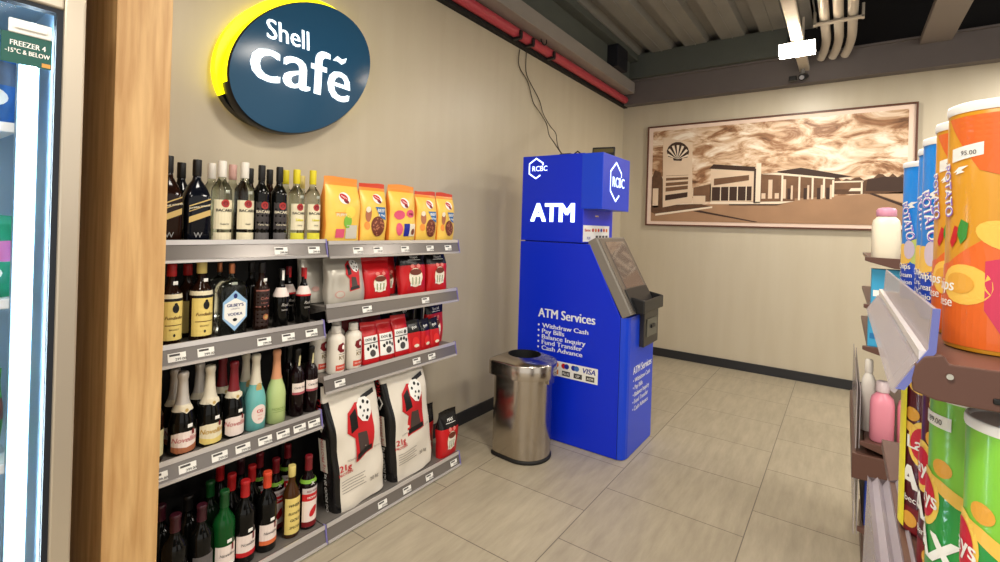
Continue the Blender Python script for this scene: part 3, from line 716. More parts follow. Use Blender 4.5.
bottle('black-capped bottle behind and between the two dark rum bottles', (BK, 1.234, z), .338, .034, 'tall', 'brown', 'black', None, g)
bottle('clear lemon rum bottle with yellow cap next to the dark rum, top shelf front', (F, 1.312, z), .342, .037, 'tall', 'clear', 'yellow', rumy, g)
bottle('clear lemon rum bottle with yellow cap beside the orange pet food bag', (F, 1.398, z), .347, .037, 'tall', 'clear', 'yellow', rumy, g)
bottle('yellow-capped bottle behind the left lemon rum, in the top shelf back row', (BK, 1.316, z), .344, .035, 'tall', 'clear', 'yellow', None, g)
bottle('pale-capped bottle in the back row between the two lemon rums', (BK, 1.402, z), .325, .035, 'tall', 'clear', 'pale', None, g)

z = LZ[1] - 0.005; g = 'bottles on the second shelf'
bottle('brown brandy bottle with yellow label and red cap beside the wood column', (F, 0.797, z), .312, .037, 'spirit', 'brown', 'red', [('label', brandy_label)], g)
bottle('brown brandy bottle with yellow label and pale yellow cap, second shelf', (F, 0.905, z), .318, .041, 'spirit', 'brown', 'pale', [('label', brandy_label)], g)
bottle('red-capped brown bottle behind the gap between the two brandies', (BK, 0.893, z), .300, .037, 'spirit', 'brown', 'red', back_label(LBL['yellow'], .06, .5), g)
bottle('large square clear vodka bottle with blue diamond label, second shelf', (F - .012, 1.030, z), .302, .036, 'flask', 'clear', 'copper', [('label', gin_label)], g, ry=.060, name='vodka_bottle')
bottle('gold-capped clear bottle directly behind the square vodka bottle', (BK - .03, 1.034, z), .298, .032, 'flask', 'clear', 'copper', None, g, ry=.050)
bottle('black-capped clear bottle showing at the left edge of the square vodka bottle', (BK - .045, .955, z), .290, .030, 'tall', 'clear', 'black', None, g)
bottle('dark liqueur bottle with rose-gold label lines right of the square vodka', (F, 1.156, z), .302, .033, 'spirit', 'brown', 'black', [('label', liqueur_label)], g)
bottle('dark bottle behind the liqueur, between it and the square vodka', (BK, 1.160, z), .296, .032, 'spirit', 'black', 'black', None, g)
bottle('dark wine bottle with white neck strip and white shoulder label, second shelf', (F, 1.250, z), .270, .034, 'sauce', 'black', 'black', sauce_label(None), g, name='wine_bottle')
bottle('dark wine bottle with red neck strip, next to the silver pet food bag', (F, 1.365, z), .268, .034, 'sauce', 'black', 'red', sauce_label(RED), g, name='wine_bottle')
bottle('red-necked dark wine bottle in the back row between two shoulder-labelled bottles', (BK, 1.345, z), .268, .034, 'sauce', 'black', 'dred', sauce_label(RED), g, name='wine_bottle')

z = LZ[2] - 0.005; g = 'sparkling and wine bottles on the third shelf'
goldink = mat('gold_ink', (190, 150, 60), .4); pinkink = mat('pink_ink', (196, 120, 120), .5)
bottle('dark bottle with tan label mostly hidden behind the wood column, third shelf', (F, .742, z), .29, .04, 'spirit', 'brown', 'pale', back_label(LBL['tan'], .08, .42), g, name='wine_bottle')
bottle('sparkling wine with silver foil and copper-edged white label, third shelf front', (F, .848, z), .322, .047, 'champ', 'black', 'silver', bubbly_label('Novellino', LBL['pinkw'], LBL['brown'], pinkink), g, name='sparkling_wine_bottle')
bottle('sparkling wine with cream foil and pale yellow label, third shelf front', (F, .950, z), .326, .046, 'champ', 'black', 'cream', bubbly_label('Novellino', LBL['cream'], LBL['yellow'], goldink), g, name='sparkling_wine_bottle')
bottle('sparkling wine with red foil and white label, third shelf beside the teal bottle', (F, 1.047, z), .322, .042, 'champ', 'black', 'dred', bubbly_label('Novellino', LBL['pinkw'], None, pinkink), g, name='sparkling_wine_bottle')
bottle('silver-foiled sparkling wine in the back row next to the wood column', (BK, .858, z), .312, .044, 'champ', 'black', 'silver', bubbly_label('Novellino', LBL['pinkw'], LBL['brown'], pinkink), g, name='sparkling_wine_bottle')
bottle('silver-foiled sparkling wine in the back row between copper and yellow labels', (BK, .952, z), .318, .044, 'champ', 'black', 'silver', bubbly_label('Novellino', LBL['cream'], None, goldink), g, name='sparkling_wine_bottle')
bottle('red-foiled sparkling wine in the back row behind the front red-foiled one', (BK, 1.045, z), .320, .042, 'champ', 'black', 'dred', bubbly_label('Novellino', LBL['pinkw'], None, pinkink), g, name='sparkling_wine_bottle')
bottle('opaque teal sparkling bottle with round white label, third shelf front', (F, 1.142, z), .334, .044, 'champ', 'teal', 'cream', round_label('OS', MATS['coral_ink'] if 'coral_ink' in MATS else RED), g, name='sparkling_wine_bottle')
bottle('teal sparkling bottle in the back row behind the front teal one', (BK, 1.148, z), .318, .042, 'champ', 'teal', 'cream', round_label('OS', RED), g, name='sparkling_wine_bottle')
bottle('opaque lime green sparkling bottle with peach foil, third shelf front', (F, 1.240, z), .335, .042, 'champ', 'lime', 'peach', [('label', lime_label)], g, name='sparkling_wine_bottle')
bottle('dark wine with white and rose label, beside the lime green bottle', (F, 1.345, z), .318, .034, 'wine', 'wine', 'black', [('label', darkwine_label)], g, name='wine_bottle')
bottle('dark wine with white and rose label, at the right end of third shelf', (F, 1.418, z), .316, .034, 'wine', 'wine', 'black', [('label', darkwine_label)], g, name='wine_bottle')
bottle('dark wine bottle in the back row between lime bottle and labelled wines', (BK, 1.36, z), .312, .034, 'wine', 'wine', 'black', None, g, name='wine_bottle')

z = 0.086; g = 'wine bottles on the bottom shelf'; F2 = -2.09
bottle('dark wine with maroon foil nearest the wood column, bottom shelf front', (F2, .818, z), .322, .044, 'wine', 'black', 'purple', back_label(LBL['grey'], .12, .4), g, name='wine_bottle')
bottle('dark wine with maroon foil left of the green glass bottle, bottom shelf', (F2, .913, z), .318, .042, 'wine', 'black', 'purple', back_label(LBL['grey'], .12, .4), g, name='wine_bottle')
bottle('dark bottle in the back row nearest the wood column, bottom shelf', (BK, .820, z), .305, .042, 'wine', 'black', 'purple', None, g, name='wine_bottle')
bottle('dark bottle in the back row behind the second maroon-foiled wine', (BK, .921, z), .300, .042, 'wine', 'black', 'black', None, g, name='wine_bottle')
bottle('green glass bottle with white label, bottom shelf front', (F2, 1.001, z), .338, .042, 'wine', 'green', 'dgreen', wine_label(LBL['pinkw'], WHITE), g, name='wine_bottle')
bottle('dark green bottle in the back row behind the green glass bottle', (BK, 1.008, z), .325, .040, 'wine', 'dgreen', 'dgreen', None, g, name='wine_bottle')
bottle('red-topped wine with white and red label, right of the green glass bottle', (F2, 1.087, z), .345, .043, 'wine', 'black', 'red', wine_label(LBL['pinkw'], RED), g, name='wine_bottle')
bottle('orange-topped wine with white and orange label, bottom shelf front', (F2, 1.186, z), .343, .042, 'wine', 'black', 'orange', wine_label(LBL['pinkw'], LBL['orange']), g, name='wine_bottle')
bottle('red-topped dark wine second row, behind green glass and red-label bottles', (-2.175, 1.070, z), .352, .040, 'wine', 'black', 'red', None, g, name='wine_bottle')
bottle('red-topped dark wine second row, behind red-label and orange-label bottles', (-2.185, 1.165, z), .350, .040, 'wine', 'black', 'red', None, g, name='wine_bottle')
bottle('red-topped dark wine furthest back, above the green glass bottle', (-2.30, 1.078, z), .350, .040, 'wine', 'black', 'red', None, g, name='wine_bottle')
bottle('maroon-topped dark wine furthest back, behind the red-topped wines', (-2.29, 1.166, z), .348, .040, 'wine', 'black', 'purple', None, g, name='wine_bottle')
bottle('flat whisky bottle with full yellow label, bottom shelf front', (F2, 1.305, z), .325, .038, 'spirit', 'whisky', 'pale', [('label', whisky_label)], g, name='whisky_bottle')
bottle('wine with red banded label at the right end of the bottom shelf', (F2, 1.392, z), .340, .040, 'wine', 'wine', 'dred', [('label', redwine_label)], g, name='wine_bottle')
bottle('red banded wine half hidden behind the yellow-label whisky', (-2.19, 1.283, z), .336, .039, 'wine', 'wine', 'dred', [('label', redwine_label)], g, name='wine_bottle')
bottle('red banded wine in the back row behind the orange-topped wine', (-2.285, 1.255, z), .345, .039, 'wine', 'wine', 'dred', [('label', redwine_label)], g, name='wine_bottle')
bottle('red banded wine in the back row nearest the pet food side', (-2.285, 1.400, z), .335, .039, 'wine', 'wine', 'dred', [('label', redwine_label)], g, name='wine_bottle')

# ================================================================== PET FOOD
PED = mat('pet_bag_yellow', (246, 200, 88), .32, noise=.14, nscale=14); PEDO = mat('pet_bag_orange', (236, 146, 58), .32); PEDR = mat('pet_bag_red_edge', (206, 66, 40), .35)
SILV = mat('silver_bag_film', (186, 180, 168), .28, metal=.25, noise=.12, nscale=9); WBAG = mat('white_bag_woven', (226, 218, 204), .42, noise=.06, nscale=10)
REDB = mat('red_pouch_film', (196, 26, 32), .28); BLKB = mat('black_pouch_film', (18, 17, 18), .25)
KIB = mat('kibble_brown', (110, 52, 34), .6); KIBL = mat('kibble_light', (176, 110, 78), .6); PINKP = mat('pink_print', (222, 88, 120), .5); GRNP = mat('green_print', (130, 190, 70), .5); BLUEP = mat('blue_print', (28, 40, 150), .45); SKYP = mat('steel_blue_print', (50, 110, 170), .45)
def kibble(mb, s, cx, cz, r, seed):
    mb.decal(ell(cx, cz, r, r * 1.25), s, KIB, .02)
    rn = random.Random(seed)
    for k in range(26):
        a, q = rn.uniform(0, 6.28), r * .86 * math.sqrt(rn.random())
        x, y = cx + q * cos(a), cz + q * sin(a) * 1.25
        mb.decal(ell(x, y, r * .11, r * .11, 6), lambda u, v: s(u, v) + Vector((.0012, 0, 0)), KIBL)
def dog_logo(mb, s, cx, cz, k=1):
    mb.decal(ell(cx, cz, .034 * k, .030 * k, rot=-.3), s, WHITE, .02)
    s2 = lambda u, v: s(u, v) + Vector((.001, 0, 0))
    mb.decal(ell(cx - .004, cz + .006, .026 * k, .015 * k, rot=-.45), s2, RED, .02); mb.decal(ell(cx + .008, cz - .016 * k, .016 * k, .010 * k, rot=-.45), s2, DARKRED, .02)
    mb.text('Pedigree', .0105 * k, lambda u, v: s(u, v) + Vector((.0022, 0, 0)), WHITE, cx - .004, cz + .002, bold=.03, rot=-.4, maxe=.02)
def ped_bag(label, loc, w, h, t, kind, seed, rz=0):
    r = thing('pet_food_bag', label, 'bag', loc, rz, 'pet food bags on the top shelf'); mb = MB()
    s = pouch(mb, w, h, t, lambda v, a: (PEDR if kind == 'beef' else PEDO) if v > .93 else (PEDO if (abs(sin(a)) > .93 or v > .86) else PED), seed=seed, seal=.07, wr=.003, taper=.04)
    mb.build('bag_body', r); d = MB(); s1 = lambda u, v: s(u, v, .003); s2 = lambda u, v: s(u, v, .0042)
    if kind == 'beef':
        dog_logo(d, s1, .01, h * .74, .9); kibble(d, s1, .012, h * .27, w * .24, seed)
        d.decal([(-.01, h * .60), (w * .34, h * .60), (w * .36, h * .38), (.03, h * .42)], s1, SKYP, .02); d.text('BEEF', .026, s2, WHITE, w * .17, h * .515, bold=.03, maxe=.02); d.text('& Veg', .018, s2, WHITE, w * .19, h * .445, bold=.03, maxe=.02)
        d.decal(ell(-w * .26, h * .47, w * .10, h * .13), s1, KIBL, .02); d.decal(ell(-w * .28, h * .55, w * .08, h * .05), s2, CREAM, .02); d.decal(ell(-w * .30, h * .28, w * .09, h * .07), s1, PEDO, .02)
    else:
        dog_logo(d, s1, -.005, h * .68, 1)
        if kind == 'puppy':
            d.decal(rect(-w * .27, -w * .02, .025, .07), s1, PINKP, .02); d.decal(ell(w * .06, h * .32, w * .12, h * .10), s1, GRNP, .02); d.decal(ell(w * .12, h * .47, w * .15, h * .09), s1, mat('soft_yellow', (246, 214, 90), .4), .02)
            d.decal(rect(-w * .30, w * .05, h * .45, h * .46), s1, PEDO, .02); d.text('PUPPY', .022, s1, CREAM, -w * .12, h * .40, bold=.03, maxe=.02); d.decal(rect(w * .02, w * .36, .02, .09), s1, mat('pale_grey_patch', (206, 200, 186), .4), .02)
        else:
            d.decal(ell(-w * .2, h * .47, w * .18, h * .08), s1, PINKP, .02); d.decal(ell(w * .18, h * .50, w * .15, h * .07), s1, PINKP, .02); d.decal(ell(-w * .2, h * .22, w * .12, h * .11), s1, PINKP, .02)
            d.decal(rect(-w * .04, w * .14, h * .10, h * .32), s1, BLUEP, .02); d.decal(rect(w * .14, w * .38, h * .10, h * .32), s1, CREAM, .02); kibble(d, s2, w * .27, h * .18, w * .07, seed); d.text('Milk', .02, s2, DARKRED, w * .2, h * .47, bold=.03, maxe=.02)
    d.build('printed_design', r)
    return r
z = RZ[0] - .004
ped_bag('yellow-orange puppy food bag with green dot, leftmost of top shelf bags', (F, 1.560, z), .214, .335, .10, 'puppy', 11)
ped_bag('yellow pet food bag with kibble and blue panel, right of the puppy bag', (F, 1.762, z), .185, .322, .09, 'beef', 12)
ped_bag('orange-edged bag behind, showing between kibble bag and pink print bag', (F - .115, 1.875, z), .15, .325, .08, 'beef', 13)
ped_bag('yellow bag with pink print and blue square, centre of top shelf bags', (F, 1.975, z), .210, .332, .095, 'milk', 14)
ped_bag('yellow kibble bag with red top edge, second from the right on top shelf', (F, 2.178, z), .185, .310, .09, 'beef', 15)
ped_bag('yellow kibble bag with red top edge at the right end of the top shelf', (F, 2.355, z), .165, .312, .085, 'beef', 16)

def dog_picture(d, s, cx, cz, k, dark=True):
    """red and black patch with a white spotted dog head"""
    R = [(-.10, .16), (-.02, .22), (.06, .20), (.13, .10), (.12, -.02), (.10, -.20), (-.08, -.23), (-.06, -.05), (-.13, .02)]
    d.decal([(cx + a * k, cz + b * k) for a, b in R], s, RED, .03)
    e = lambda n: (lambda u, v: s(u, v) + Vector((.0012 * n, 0, 0)))
    d.decal([(cx + a * k, cz + b * k) for a, b in [(-.09, .14), (-.03, .18), (-.02, .02), (-.09, .0)]], e(1), BLACK, .03)
    d.decal([(cx + a * k, cz + b * k) for a, b in [(-.03, -.02), (.05, -.03), (.07, -.19), (-.04, -.21)]], e(1), mat('dark_grey_print', (70, 56, 52), .5), .03)
    d.decal([(cx + a * k, cz + b * k) for a, b in [(-.06, -.17), (.09, -.15), (.09, -.19), (-.07, -.215)]], e(2), BLACK, .03)
    d.decal([(cx + a * k, cz + b * k) for a, b in [(-.01, .20), (.03, .235), (.09, .23), (.13, .18), (.12, .09), (.07, .04), (.02, .06), (-.02, .12)]], e(2), WHITE, .03)
    for a, b, q in [(.02, .17, .012), (.06, .20, .014), (.10, .18, .013), (.05, .13, .01), (.09, .12, .012), (.07, .07, .015), (.03, .10, .008)]:
        d.decal(ell(cx + a * k, cz + b * k, q * k, q * k * 1.1, 8), e(3), BLACK)
def big_bag(label, loc, w, h, t, seed, tilt):
    r = thing('dog_food_sack', label, 'bag', loc, 0, 'large dog food sacks on the bottom shelf'); mb = MB()
    s = pouch(mb, w, h, t, lambda v, a: BLKB if (pi * 1.22 < a < pi * 1.80 and v < .86) else WBAG, n=4.5, seed=seed, seal=.035, wr=.0045, bot=.9, M=24, N=56)
    mb.build('bag_body', r); d = MB(); s1 = lambda u, v: s(u, v, .004); s2 = lambda u, v: s(u, v, .0055)
    dog_picture(d, s1, .012, h * .585, .66)
    d.decal([(w * .14, h * .83), (w * .40, h * .86), (w * .40, h * .825), (w * .14, h * .795)], s2, BLACK, .03)
    d.text('21g', .046, s1, RED, -w * .30, h * .325, bold=.03, maxe=.04); d.text('PROTEIN', .02, s1, RED, -w * .30, h * .29, bold=.02, maxe=.04)
    ink = mat('grey_small_print', (140, 132, 124), .6)
    d.text('FORMULATED FOR ADULT DOGS', .014, s1, ink, w * .06, h * .385, maxe=.04)
    for k in range(5): d.decal(rect(-w * .38, w * (.05 - .04 * (k % 2)), h * (.24 - .022 * k), h * (.245 - .022 * k)), s1, ink, .04)
    d.text('20 kg', .028, s1, ink, w * .22, h * .14, bold=.02, maxe=.04)
    d.build('printed_design', r)
    # printing on the black side gusset
    g_ = MB(); yb = -w / 2 * 1.02 - .004
    sp = lambda u, v: Vector((u, yb - .004, v))
    g_.decal(rect(-.030, .030, h * .34, h * .60), sp, WBAG); g_.decal([(0, h * .78), (.03, h * .715), (0, h * .65), (-.03, h * .715)], sp, WHITE); g_.decal([(0, h * .76), (.02, h * .715), (0, h * .67), (-.02, h * .715)], lambda u, v: sp(u, v) + Vector((0, -.001, 0)), BLACK)
    g_.text('PRO', .05, sp, RED, .012, h * .84, bold=.03, rot=pi / 2); g_.text('21g PROTEIN', .03, lambda u, v: sp(u, v) + Vector((0, -.001, 0)), RED, .010, h * .47, rot=pi / 2); g_.text('DOG FOOD 20 kg', .028, sp, WHITE, .012, h * .16, rot=pi / 2, bold=.02)
    g_.build('side_print', r)
    r.rotation_euler = (radians(5), tilt, 0)
    return r
big_bag('big white dog food sack with spotted dog, standing beside the wine bottles', (-2.105, 1.690, .087), .325, .655, .145, 21, radians(-2.5))
big_bag('big white dog food sack with spotted dog, right one beside small pouches', (-2.105, 2.068, .087), .325, .66, .145, 22, radians(-2.5))

def pouch_thing(label, loc, w, h, t, top, body, seed, art, group, rz=0, tilt=0, name='pet_food_pouch', split=.62):
    r = thing(name, label, 'pouch', loc, rz, group); mb = MB()
    s = pouch(mb, w, h, t, lambda v, a: top if v > split else body, seed=seed, seal=.08, wr=.003)
    mb.build('bag_body', r); d = MB(); art(d, lambda u, v: s(u, v, .003), w, h); d.build('printed_design', r)
    r.rotation_euler = (0, tilt, rz)
    return r
def art_treat(word):
    def f(d, s, w, h):
        e = lambda u, v: s(u, v) + Vector((.0014, 0, 0))
        d.decal(ell(0, h * .35, w * .24, h * .21), s, CREAM, .02); d.decal(rect(-w * .20, w * .20, h * .17, h * .40), s, WHITE, .02); d.decal(ell(0, h * .47, w * .2, h * .07), e, KIB, .02)
        for k in (-.12, 0, .12): d.decal(rect(w * k - .004, w * k + .004, h * .20, h * .36), e, mat('sage_print', (150, 160, 120), .5), .02)
        d.decal(ell(-w * .10, h * .60, w * .07, h * .045), s, mat('salmon_print', (226, 130, 120), .5), .02); d.decal(ell(w * .12, h * .60, w * .07, h * .045), s, MATS['salmon_print'], .02)
        if word: d.text(word, h * .085, s, WHITE, 0, h * .77, bold=.02, maxe=.02, skew=.2); d.decal(rect(-w * .25, w * .25, h * .73, h * .74), s, WHITE, .02)
    return f
z = RZ[1] - .004; g = 'pet food bags on the second shelf'
def art_silver(d, s, w, h):
    dog_picture(d, s, .028, h * .56, .36); d.decal(ell(-w * .25, h * .18, w * .12, h * .08), s, mat('faint_red', (190, 150, 140), .5), .02); d.decal(ell(-w * .25, h * .18, w * .09, h * .055), lambda u, v: s(u, v) + Vector((.001, 0, 0)), SILV, .02)
pouch_thing('large silver pet food bag with red dog picture, slumped on second shelf', (F + .01, 1.600, z), .230, .245, .085, SILV, SILV, 31, art_silver, g, tilt=radians(-8), name='pet_food_bag')
pouch_thing('silver bag half hidden behind the slumped silver dog food bag', (F - .085, 1.475, z), .15, .245, .06, SILV, SILV, 32, lambda d, s, w, h: d.decal(ell(0, .07, .02, .014), s, mat('faint_red', (190, 150, 140), .5), .02), g, tilt=radians(-8), name='pet_food_bag', rz=-.15)
pouch_thing('red pet treat pouch with white panel, beside the silver bag', (F, 1.815, z), .19, .225, .08, REDB, REDB, 33, art_treat(None), g, tilt=radians(-6))
pouch_thing('red pouch standing back between the two front red pouches, second shelf', (F - .07, 1.945, z), .14, .22, .06, REDB, REDB, 34, art_treat(None), g, tilt=radians(-4))
pouch_thing('red pouch with black header, second from right end of second shelf', (F, 2.085, z), .21, .275, .08, BLKB, REDB, 35, art_treat('Vitapet'), g, tilt=radians(-4))
pouch_thing('red pouch with black header at the right end of second shelf', (F, 2.295, z), .175, .272, .08, BLKB, REDB, 36, art_treat('Vitapet'), g, tilt=radians(-4))

z = RZ[2] - .004; g = 'pet products on the third shelf'
SHW = mat('white_bottle_plastic', (232, 224, 210), .35)
def shampoo(label, loc, h, r):
    t = thing('pet_shampoo_bottle', label, 'bottle', loc, 0, 'white pet shampoo bottles')
    MB().lathe([(r * .92, 0), (r, .01), (r, h * .70), (r * .93, h * .76), (r * .62, h * .82), (r * .46, h * .835)], SHW, 24).build('bottle_body', t)
    MB().lathe([(r * .52, h * .84), (r * .56, h * .845), (r * .54, h * .98), (r * .45, h)], CAP['white'], 20).build('cap', t)
    l = MB(); c = cyl(r + .001); c2 = cyl(r + .002)
    l.decal([(-.015, h * .62), (.012, h * .66), (.026, h * .60), (.024, h * .45), (-.004, h * .45), (-.02, h * .52)], c, DARKRED, .015); l.decal(ell(.012, h * .56, .008, .012), c2, WHITE, .015)
    l.text('K9', .03, c, mat('olive_brown_ink', (130, 110, 70), .5), .006, h * .30, bold=.02, maxe=.02); l.decal(rect(-r * .3, r * .9, h * .41, h * .42), c, TAGINK, .02); l.decal(rect(-r * .6, r * .9, h * .07, h * .19), c, mat('coral_red', (206, 80, 60), .5), .02)
    l.text('SHAMPOO', .011, c2, WHITE, .006, h * .12, maxe=.02); l.build('label', t)
    return t
s0 = shampoo('white pet shampoo bottle in front, middle of the three, third shelf', (F + .01, 1.552, z), .240, .045)
copy_thing(s0, 'white pet shampoo bottle furthest left, partly behind the front one', (F - .075, 1.51, z))
copy_thing(s0, 'white pet shampoo bottle right next to the paw-print pouches', (F + .005, 1.663, z))
copy_thing(s0, 'white pet shampoo bottle behind, showing between the two front ones', (F - .09, 1.625, z + .002))
def art_paw(d, s, w, h):
    e = lambda u, v: s(u, v) + Vector((.0014, 0, 0))
    d.decal([(-w * .44, h * .12), (w * .44, h * .12), (w * .44, h * .66), (-w * .44, h * .66)], s, WHITE, .02)
    d.decal(rect(-w * .44, w * .44, h * .48, h * .50), e, BLACK, .02)
    d.decal(ell(0, h * .24, w * .17, h * .085), e, TAGINK, .02)
    for a, b in ((-.26, .36), (-.10, .41), (.10, .41), (.26, .36)): d.decal(ell(w * a, h * b, w * .07, h * .045), e, BLACK, .02)
    d.decal(ell(w * .18, h * .57, w * .09, h * .05), e, TAGINK, .02); d.text('DOG', .02, e, TAGINK, -w * .18, h * .55, bold=.03, maxe=.02)
pouch_thing('red and white paw-print pouch beside the white shampoo bottles', (F + .01, 1.775, z), .110, .225, .06, REDB, REDB, 41, art_paw, g, tilt=radians(-8))
pouch_thing('red and white paw-print pouch, middle of the three on third shelf', (F + .01, 1.885, z), .110, .225, .06, REDB, REDB, 42, art_paw, g, tilt=radians(-8))
pouch_thing('red and white paw-print pouch next to the black-topped pouches', (F + .01, 2.000, z), .116, .235, .06, REDB, REDB, 43, art_paw, g, tilt=radians(-8))
for k, (y, lb) in enumerate([(1.745, 'dark red pouch at the back behind the shampoo, third shelf'), (1.90, 'dark red pouch at the back above the middle paw-print pouch')]):
    pouch_thing(lb, (BK - .05, y, z), .15, .262, .06, mat('deep_red_film', (120, 20, 26), .35), MATS['deep_red_film'], 44 + k, art_treat(None), g)
def art_small(d, s, w, h):
    d.text('Pro', .026, s, WHITE, 0, h * .74, bold=.03, maxe=.02, rot=.3); d.decal(ell(0, h * .30, w * .28, h * .18), s, mat('bright_red', (222, 44, 40), .4), .02); d.decal(ell(.005, h * .2, w * .2, h * .05), lambda u, v: s(u, v) + Vector((.001, 0, 0)), CREAM, .02)
pouch_thing('small black-topped red pouch next to the paw-print pouches, third shelf', (F + .02, 2.100, z), .105, .190, .05, BLKB, REDB, 51, art_small, g, tilt=radians(-5))
pouch_thing('small black-topped red pouch, middle of the row of three', (F + .02, 2.192, z), .085, .186, .05, BLKB, REDB, 52, art_small, g, tilt=radians(-5))
pouch_thing('small black-topped red pouch, right of the row of three', (F + .02, 2.275, z), .085, .182, .05, BLKB, REDB, 53, art_small, g, tilt=radians(-5))
pouch_thing('tall black and red pouch at the right end of the third shelf', (F - .055, 2.345, z), .165, .285, .06, BLKB, REDB, 54, art_treat('Special'), g, split=.66)
pouch_thing('black pouch at the back between paw-print and end pouches', (BK - .05, 2.16, z), .20, .29, .06, BLKB, BLKB, 55, art_small, g)

z = .087; g = 'small pouches on the bottom shelf'
pouch_thing('red pouch with black top at the right end of the bottom shelf', (-2.06, 2.365, z), .165, .285, .085, BLKB, REDB, 61, art_treat('MAX'), g)
pouch_thing('red pouch standing behind, between sack and end pouch, bottom shelf', (-2.20, 2.300, z), .15, .30, .07, BLKB, REDB, 62, art_small, g)

# ================================================================== ATM
atm = thing('atm_machine', 'tall blue cash machine with lit sign standing against the left wall', 'cash machine', (-2.05, 3.155, 0))
BLU = mat('atm_royal_blue', (2, 44, 214), .34); BLU2 = mat('atm_front_blue', (20, 66, 214), .3)
LW = mat('atm_lit_white', (225, 245, 255), .4, emit=1.3); VW = mat('vinyl_white', (236, 240, 248), .4)
DY = .56
m = MB(); m.prism([(0, 0.003), (.826, 0.003), (.826, .965), (.585, 1.455), (0, 1.455)], 'y', 0, DY, BLU)
m.build('cabinet', atm, bevel=.004)
MB().prism([(.8265, .002), (.842, .006), (.860, .018), (.872, .036), (.878, .062), (.878, DY - .01), (.868, DY), (.8265, DY)], 'z', .003, .968, BLU2).build('front_panel', atm, bevel=.003)
MB().box(.8255, .8275, -.0008, .012, .004, .966, mat('seam_dark_blue', (6, 26, 120), .5)).build('panel_seam', atm)  # dark blue line along the panel joint
m = MB(); m.box(0, .525, .002, DY - .02, 1.463, 2.108, BLU); m.build('sign_cabinet', atm, bevel=.004)
MB().box(.03, .50, .02, DY - .04, 1.454, 1.464, mat('seam_dark_blue', (6, 26, 120), .5)).build('joint_strip', atm)
MB().box(.505, .668, .0, DY - .05, 1.706, 2.104, BLU2).build('sign_head', atm, bevel=.004)
sp = plane((0, -.0012, 0), (1, 0, 0), (0, 0, 1)); sp0 = plane((0, .0005, 0), (1, 0, 0), (0, 0, 1))
def hexring(mb, mp, cx, cz, rx, rz, th, m_, gap=True):
    pts = [(cx + rx * sin(k * pi / 3), cz + rz * cos(k * pi / 3)) for k in range(7)]
    for k in range(6):
        a, b = pts[k], pts[k + 1]
        if gap and k == 1: a = (a[0], a[1]); b = (b[0], b[1] + (a[1] - b[1]) * .78)
        if gap and k == 2: a = (a[0] + (b[0] - a[0]) * .35, a[1] + (b[1] - a[1]) * .35)
        ia = (cx + (a[0] - cx) * (1 - th), cz + (a[1] - cz) * (1 - th)); ib = (cx + (b[0] - cx) * (1 - th), cz + (b[1] - cz) * (1 - th))
        mb.decal([a, b, ib, ia], mp, m_)
m = MB(); m.text('ATM', .190, sp, LW, .272, 1.613, bold=.04, fitw=.36); m.build('lit_lettering', atm)
m = MB(); hexring(m, sp, .122, 2.012, .075, .082, .15, LW); m.text('RCBC', .055, sp, LW, .155, 1.992, bold=.008, fitw=.13); m.build('lit_side_logo', atm)
m = MB(); fp = plane((.6695, 0, 0), (0, 1, 0), (0, 0, 1)); hexring(m, fp, .235, 1.915, .125, .150, .11, LW); m.text('RCBC', .105, fp, LW, .285, 1.878, bold=.008, fitw=.225); m.build('lit_front_logo', atm)
# strip of card marks under the head
m = MB(); fn_ = plane((.5265, 0, 0), (0, 1, 0), (0, 0, 1)); m.decal(rect(.005, .475, 1.470, 1.590), fn_, WHITE); fn2 = plane((.5275, 0, 0), (0, 1, 0), (0, 0, 1))
for k in range(6): m.decal(ell(.17 + .05 * k, 1.555, .018, .014, 10), fn2, [RED, mat('card_orange', (220, 120, 40), .5), RED, BLUEP, RED, MATS['card_orange']][k])
m.text('Bancnet', .03, fn2, RED, .08, 1.545, bold=.02)
for k in range(4): m.decal(rect(.22 + .06 * k, .262 + .06 * k, 1.485, 1.515), fn2, TAGINK)
m.text('PLUS', .026, fn2, BLUEP, .10, 1.488, bold=.02); m.build('card_logo_strip', atm)
MB().box(.527, .529, .20, .26, 1.655, 1.665, mat('chrome_bit', (200, 205, 215), .2, metal=1)).build('latch', atm)
# side service list
m = MB(); m.text('ATM Services', .095, sp, VW, .182, .893, 'l', bold=.03, fitw=.46)
for k, s in enumerate(('Withdraw Cash', 'Pay Bills', 'Balance Inquiry', 'Fund Transfer', 'Cash Advance')):
    zz = .816 - .0415 * k * 1.0
    m.decal(ell(.187, zz + .017, .008, .008, 10), sp, VW); m.text(s, .047, sp, VW, .218, zz, 'l', bold=.032, sx=1.25)
m.build('service_list', atm)
m = MB(); m.decal(rect(.12, .675, .478, .588), sp, WHITE); s3 = plane((0, -.0022, 0), (1, 0, 0), (0, 0, 1)); s4 = plane((0, -.003, 0), (1, 0, 0), (0, 0, 1))
orange_ = mat('card_orange', (220, 120, 40), .5)
for a, c1, c2 in ((.335, RED, orange_), (.42, RED, BLUEP), (.50, BLUEP, mat('card_cyan', (60, 110, 190), .5))):
    m.decal(ell(a - .012, .560, .02, .019, 14), s3, c1); m.decal(ell(a + .012, .560, .02, .019, 14), s4, c2)
m.text('VISA', .052, s3, BLUEP, .605, .540, bold=.03, skew=.2); m.text('y', .05, s3, BLUEP, .285, .545, bold=.02)
for k in range(4): m.decal(rect(.30 + .095 * k, .365 + .095 * k, .490, .525), s3, [orange_, TAGINK, TAGINK, TAGINK][k])
for k, s in enumerate(('JCB', 'PLUS', 'UP', 'ATM')): m.text(s, .024, s4, WHITE, .332 + .095 * k, .499, bold=.02)
m.build('card_sticker', atm)
